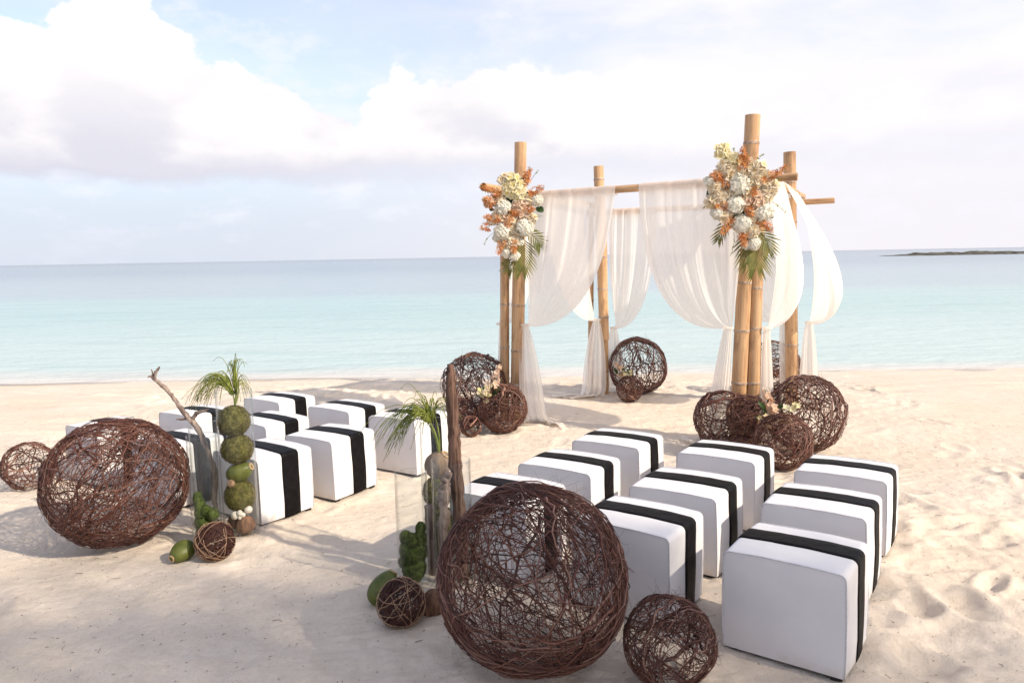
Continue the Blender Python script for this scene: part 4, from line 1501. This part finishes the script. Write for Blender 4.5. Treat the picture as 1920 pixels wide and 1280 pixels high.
# left group
vase('tall clear glass vase filled with stacked moss balls at left', -1.755, 4.575, 0.110, 0.935)
vase('clear glass vase holding the forked driftwood branch', -1.985, 4.640, 0.092, 0.735)
vase('shorter clear glass vase with bright green moss figure at left', -1.905, 4.410, 0.088, 0.690)
TX, TY = -1.755, 4.575
moss_ball('topmost moss ball in the tall left vase, under the reeds', (TX - 0.008, TY, 0.742), (0.098, 0.096, 0.096), 1)
moss_ball('second moss ball from the top in the tall left vase', (TX + 0.004, TY - 0.004, 0.562), (0.099, 0.098, 0.092), 2)
coconut('smooth green coconut between moss balls in the tall left vase', (TX + 0.012, TY - 0.005, 0.414), (0.066, 0.066, 0.088), 3, M_COCO_G, tilt=(0.2, 1.15, 0), group='coconuts inside the vases')
moss_ball('lowest moss ball in the tall left vase, above brown husks', (TX + 0.002, TY, 0.258), (0.094, 0.093, 0.102), 4)
coconut('brown coconut at the bottom right of the tall left vase', (TX + 0.034, TY - 0.028, 0.078), (0.060, 0.058, 0.062), 5, M_COCO_B, tilt=(0.3, -0.3, 0), group='coconuts inside the vases')
coconut('dark brown coconut at the bottom left of the tall left vase', (TX - 0.046, TY + 0.030, 0.080), (0.048, 0.048, 0.052), 6, M_COCO_B, tilt=(0, 0.8, 0), scar=False, group='coconuts inside the vases')


def coral(label, c, balls, seed, group='small pale seed pods in the tall vase'):
    t = thing('seed_pod', label, 'seed pod', c, 0, group)
    for i, (x, y, z, r) in enumerate(balls):
        mb = MB()
        lump(mb, (x, y, z), r, seed + i, 0.14, 7, 16, 11)
        mb.build('pod', M_CORAL, t)


coral('cluster of white knobbly seed pods low in the tall left vase', (TX + 0.010, TY - 0.068, 0.150), [(-0.022, 0, 0, 0.026), (0.012, -0.008, 0.018, 0.018), (0.030, -0.004, 0.004, 0.016), (0.012, -0.012, -0.012, 0.012)], 50)
coral('single tan seed pod beside the lowest moss ball', (TX + 0.062, TY - 0.035, 0.175), [(0, 0, 0, 0.026)], 60)
tb = MB()
rgq = np.random.default_rng(77)
Pq, dq, tq = arc_bundle(rgq, 0.024, 70, 9, 0.0012, [], (1, 1, 1), bundled=0, shell=0.12)
tubes_np(tb, Pq, dq, tq, 4, np.full(70, 0.5))
o = tb.build('rattan_ball', M_STRAND, kind=None, loc=(TX - 0.018, TY - 0.082, 0.362))
tag(o, 'tiny tan rattan ball on the lowest moss ball in tall left vase', 'rattan ball')
wood('driftwood_branch', 'forked grey driftwood branch leaning out of the left glass vase', 'branch',
     [(-1.945, 4.640, 0.025), (-1.940, 4.630, 0.22), (-1.925, 4.62, 0.40), (-1.965, 4.60, 0.58), (-2.005, 4.585, 0.70), (-2.085, 4.57, 0.82), (-2.15, 4.56, 0.93), (-2.235, 4.55, 1.025)],
     [0.020, 0.019, 0.018, 0.018, 0.019, 0.015, 0.013, 0.013], 91, M_DRIFT,
     forks=[([(-2.235, 4.55, 1.022), (-2.25, 4.545, 1.04), (-2.268, 4.54, 1.035)], [0.010, 0.007, 0.003]),
            ([(-2.232, 4.55, 1.02), (-2.215, 4.54, 1.065), (-2.185, 4.535, 1.10)], [0.011, 0.008, 0.004]),
            ([(-2.24, 4.55, 1.02), (-2.238, 4.545, 1.06), (-2.242, 4.54, 1.085)], [0.008, 0.005, 0.003]),
            ([(-2.045, 4.58, 0.765), (-2.08, 4.56, 0.762), (-2.115, 4.55, 0.765)], [0.011, 0.006, 0.003]),
            ([(-2.03, 4.58, 0.755), (-1.985, 4.56, 0.80), (-1.93, 4.55, 0.815), (-1.90, 4.54, 0.83)], [0.012, 0.009, 0.007, 0.003])])
reeds('green reeds drooping to the left from the tall left vase', (TX + 0.004, TY, 0.835),
      [(64, (-0.01, 0, 0.08), (-0.235, -0.03, -0.05), 0.21, 0.030), (16, (0.012, 0, 0.08), (0.105, -0.02, 0.0), 0.15, 0.030), (10, (0.008, 0, 0.12), (-0.06, 0.0, 0.12), 0.17, 0.04), (8, (0.01, 0, 0.16), (0.04, 0, 0.13), 0.12, 0.03)],
      [((-0.035, 0, 0.13), 0.006), ((0.018, 0, 0.235), 0.006), ((0.03, 0, 0.16), 0.005), ((-0.01, 0.01, 0.15), 0.005)], 95)


def moss_figure(label, x, y, z0, balls, seed, dark=False):
    t = thing('moss_figure', label, 'moss figure', (x, y, z0), 0, 'moss figures in the short vases')
    for i, (bx, by, bz, r) in enumerate(balls):
        mb = MB()
        lump(mb, (bx, by, bz), r, seed + i, 0.16, 5, 20, 13)
        o = mb.build('moss_lump', M_MOSS2, t)
        f = MB()
        fuzz(f, (bx, by, bz), r, 900, seed + i, 0.008)
        f.build('moss_fibre', M_MOSS2, o, kind='stuff')


moss_figure('bright green moss figure with upright lobe in the left short vase', -1.905, 4.410, 0.02,
            [(-0.014, 0, 0.052, 0.056), (0.026, -0.012, 0.085, 0.048), (-0.020, -0.004, 0.125, 0.052), (0.046, -0.02, 0.182, 0.037), (-0.022, -0.006, 0.190, (0.044, 0.044, 0.046)), (0.010, -0.022, 0.205, 0.032), (-0.034, -0.006, 0.238, (0.031, 0.031, 0.042)), (-0.045, -0.006, 0.278, (0.026, 0.026, 0.040))], 110)
coconut('green coconut with pale stem scar lying before the left vases', (-1.955, 4.165, 0.056), (0.060, 0.060, 0.080), 8, M_COCO_G, tilt=(1.75, 0.0, -0.45))

# right group
VX, VY = -0.430, 4.035
vase('short clear glass vase with dark moss figure, leftmost of the right group', -0.548, 3.800, 0.086, 0.615)
vase('clear glass vase holding tall dark driftwood plank', -0.335, 3.800, 0.104, 0.680)
vase('tall clear glass vase with a brown coconut behind the right group', VX, VY, 0.094, 0.840)
coconut('pale brown coconut topmost in the tall right vase', (VX + 0.004, VY, 0.592), (0.072, 0.070, 0.082), 12, M_COCO_T, tilt=(0.5, 0.5, 0.3), group='coconuts inside the vases')
moss_ball('upper moss ball in the tall right vase', (VX - 0.004, VY, 0.432), (0.084, 0.083, 0.086), 13)
moss_ball('middle moss ball in the tall right vase', (VX + 0.005, VY, 0.265), (0.083, 0.083, 0.080), 14)
moss_ball('bottom moss ball in the tall right vase', (VX - 0.002, VY, 0.104), (0.084, 0.083, 0.082), 15)
wood('driftwood_plank', 'tall dark weathered driftwood plank standing in a right group vase', 'driftwood',
     [(-0.290, 3.815, 0.025), (-0.296, 3.812, 0.35), (-0.310, 3.81, 0.60), (-0.318, 3.808, 0.85), (-0.322, 3.806, 1.08), (-0.322, 3.805, 1.185)],
     [0.032, 0.034, 0.036, 0.032, 0.028, 0.016], 131, M_DRIFT_D, sides=9, rough=0.11)
wood('driftwood_stick', 'short crooked pale driftwood beside the dark plank in the vase', 'driftwood',
     [(-0.375, 3.770, 0.025), (-0.385, 3.765, 0.25), (-0.375, 3.76, 0.42), (-0.368, 3.758, 0.55), (-0.345, 3.757, 0.625)],
     [0.022, 0.022, 0.024, 0.026, 0.016], 133, M_DRIFT, rough=0.2)
wood('cut_log', 'short cut grey log standing between the right group vases', 'log',
     [(-0.455, 3.905, -0.02), (-0.462, 3.905, 0.18), (-0.470, 3.905, 0.40)], [0.028, 0.027, 0.026], 135, M_DRIFT, rough=0.05, sides=14)
reeds('green reeds drooping to the left from the tall right vase', (VX + 0.012, VY - 0.01, 0.655),
      [(62, (-0.05, 0, 0.185), (-0.27, -0.05, -0.125), 0.18, 0.042), (10, (-0.05, 0, 0.19), (-0.10, 0.0, 0.10), 0.16, 0.05), (20, (-0.05, 0, 0.185), (-0.13, -0.06, -0.05), 0.12, 0.045), (14, (-0.03, 0, 0.20), (0.09, -0.02, 0.03), 0.15, 0.04), (8, (-0.04, 0, 0.2), (-0.05, 0, 0.13), 0.12, 0.05)],
      [((-0.055, 0, 0.20), 0.010), ((-0.02, 0.0, 0.22), 0.006), ((-0.075, 0, 0.21), 0.005)], 140)
moss_figure('dark green lumpy moss figure in the leftmost vase of the right group', -0.548, 3.800, 0.02,
            [(0.0, 0, 0.075, (0.064, 0.056, 0.080)), (-0.030, -0.004, 0.175, (0.045, 0.042, 0.052)), (0.032, -0.004, 0.165, (0.043, 0.040, 0.058)), (-0.038, -0.004, 0.243, (0.032, 0.031, 0.036)), (0.0, -0.034, 0.150, (0.040, 0.030, 0.048)), (-0.004, -0.022, 0.232, (0.036, 0.034, 0.040)), (0.040, -0.006, 0.240, (0.034, 0.033, 0.042)), (0.044, -0.006, 0.292, (0.026, 0.026, 0.034)), (-0.05, -0.02, 0.115, (0.028, 0.026, 0.034))], 160)
coconut('green coconut with dark tip leaning behind the right twig ball', (-0.680, 3.600, 0.074), (0.068, 0.066, 0.095), 16, M_COCO_G, tilt=(-0.55, 0.55, 0.0))
coconut('reddish brown coconut tucked beside the largest vine ball', (-0.405, 3.445, 0.066), (0.066, 0.066, 0.074), 17, M_COCO_B, tilt=(0.4, 0.2, 0.0), scar=False)

# ------------------------------------------------------------------ sand surface, debris
make_sand()


def make_debris():
    rg = np.random.default_rng(5)
    mb = MB()
    n = 2600
    y = rg.uniform(2.2, 8.5, n) ** 1.0
    x = rg.uniform(-0.8, 0.8, n) * y
    z = sand_height(x.copy(), y.copy())
    for k in range(n):
        a = rg.uniform(0, 6.28)
        L = rg.uniform(0.004, 0.014) if rg.random() < 0.9 else rg.uniform(0.02, 0.055)
        d = np.array([math.cos(a), math.sin(a), 0]) * L
        b = np.array([-math.sin(a), math.cos(a), 0]) * L * rg.uniform(-0.25, 0.25)
        p = np.array([x[k], y[k], z[k] + 0.002])
        mb.tube([p - d * 0.5, p + b + np.array([0, 0, 0.002]), p + d * 0.5], rg.uniform(0.0006, 0.0014), 3, rg.random())
    mb.build('twig_litter', M_DEBRIS, kind='stuff')['label'] = 'tiny dark twigs and husk bits scattered over the sand'


make_debris()
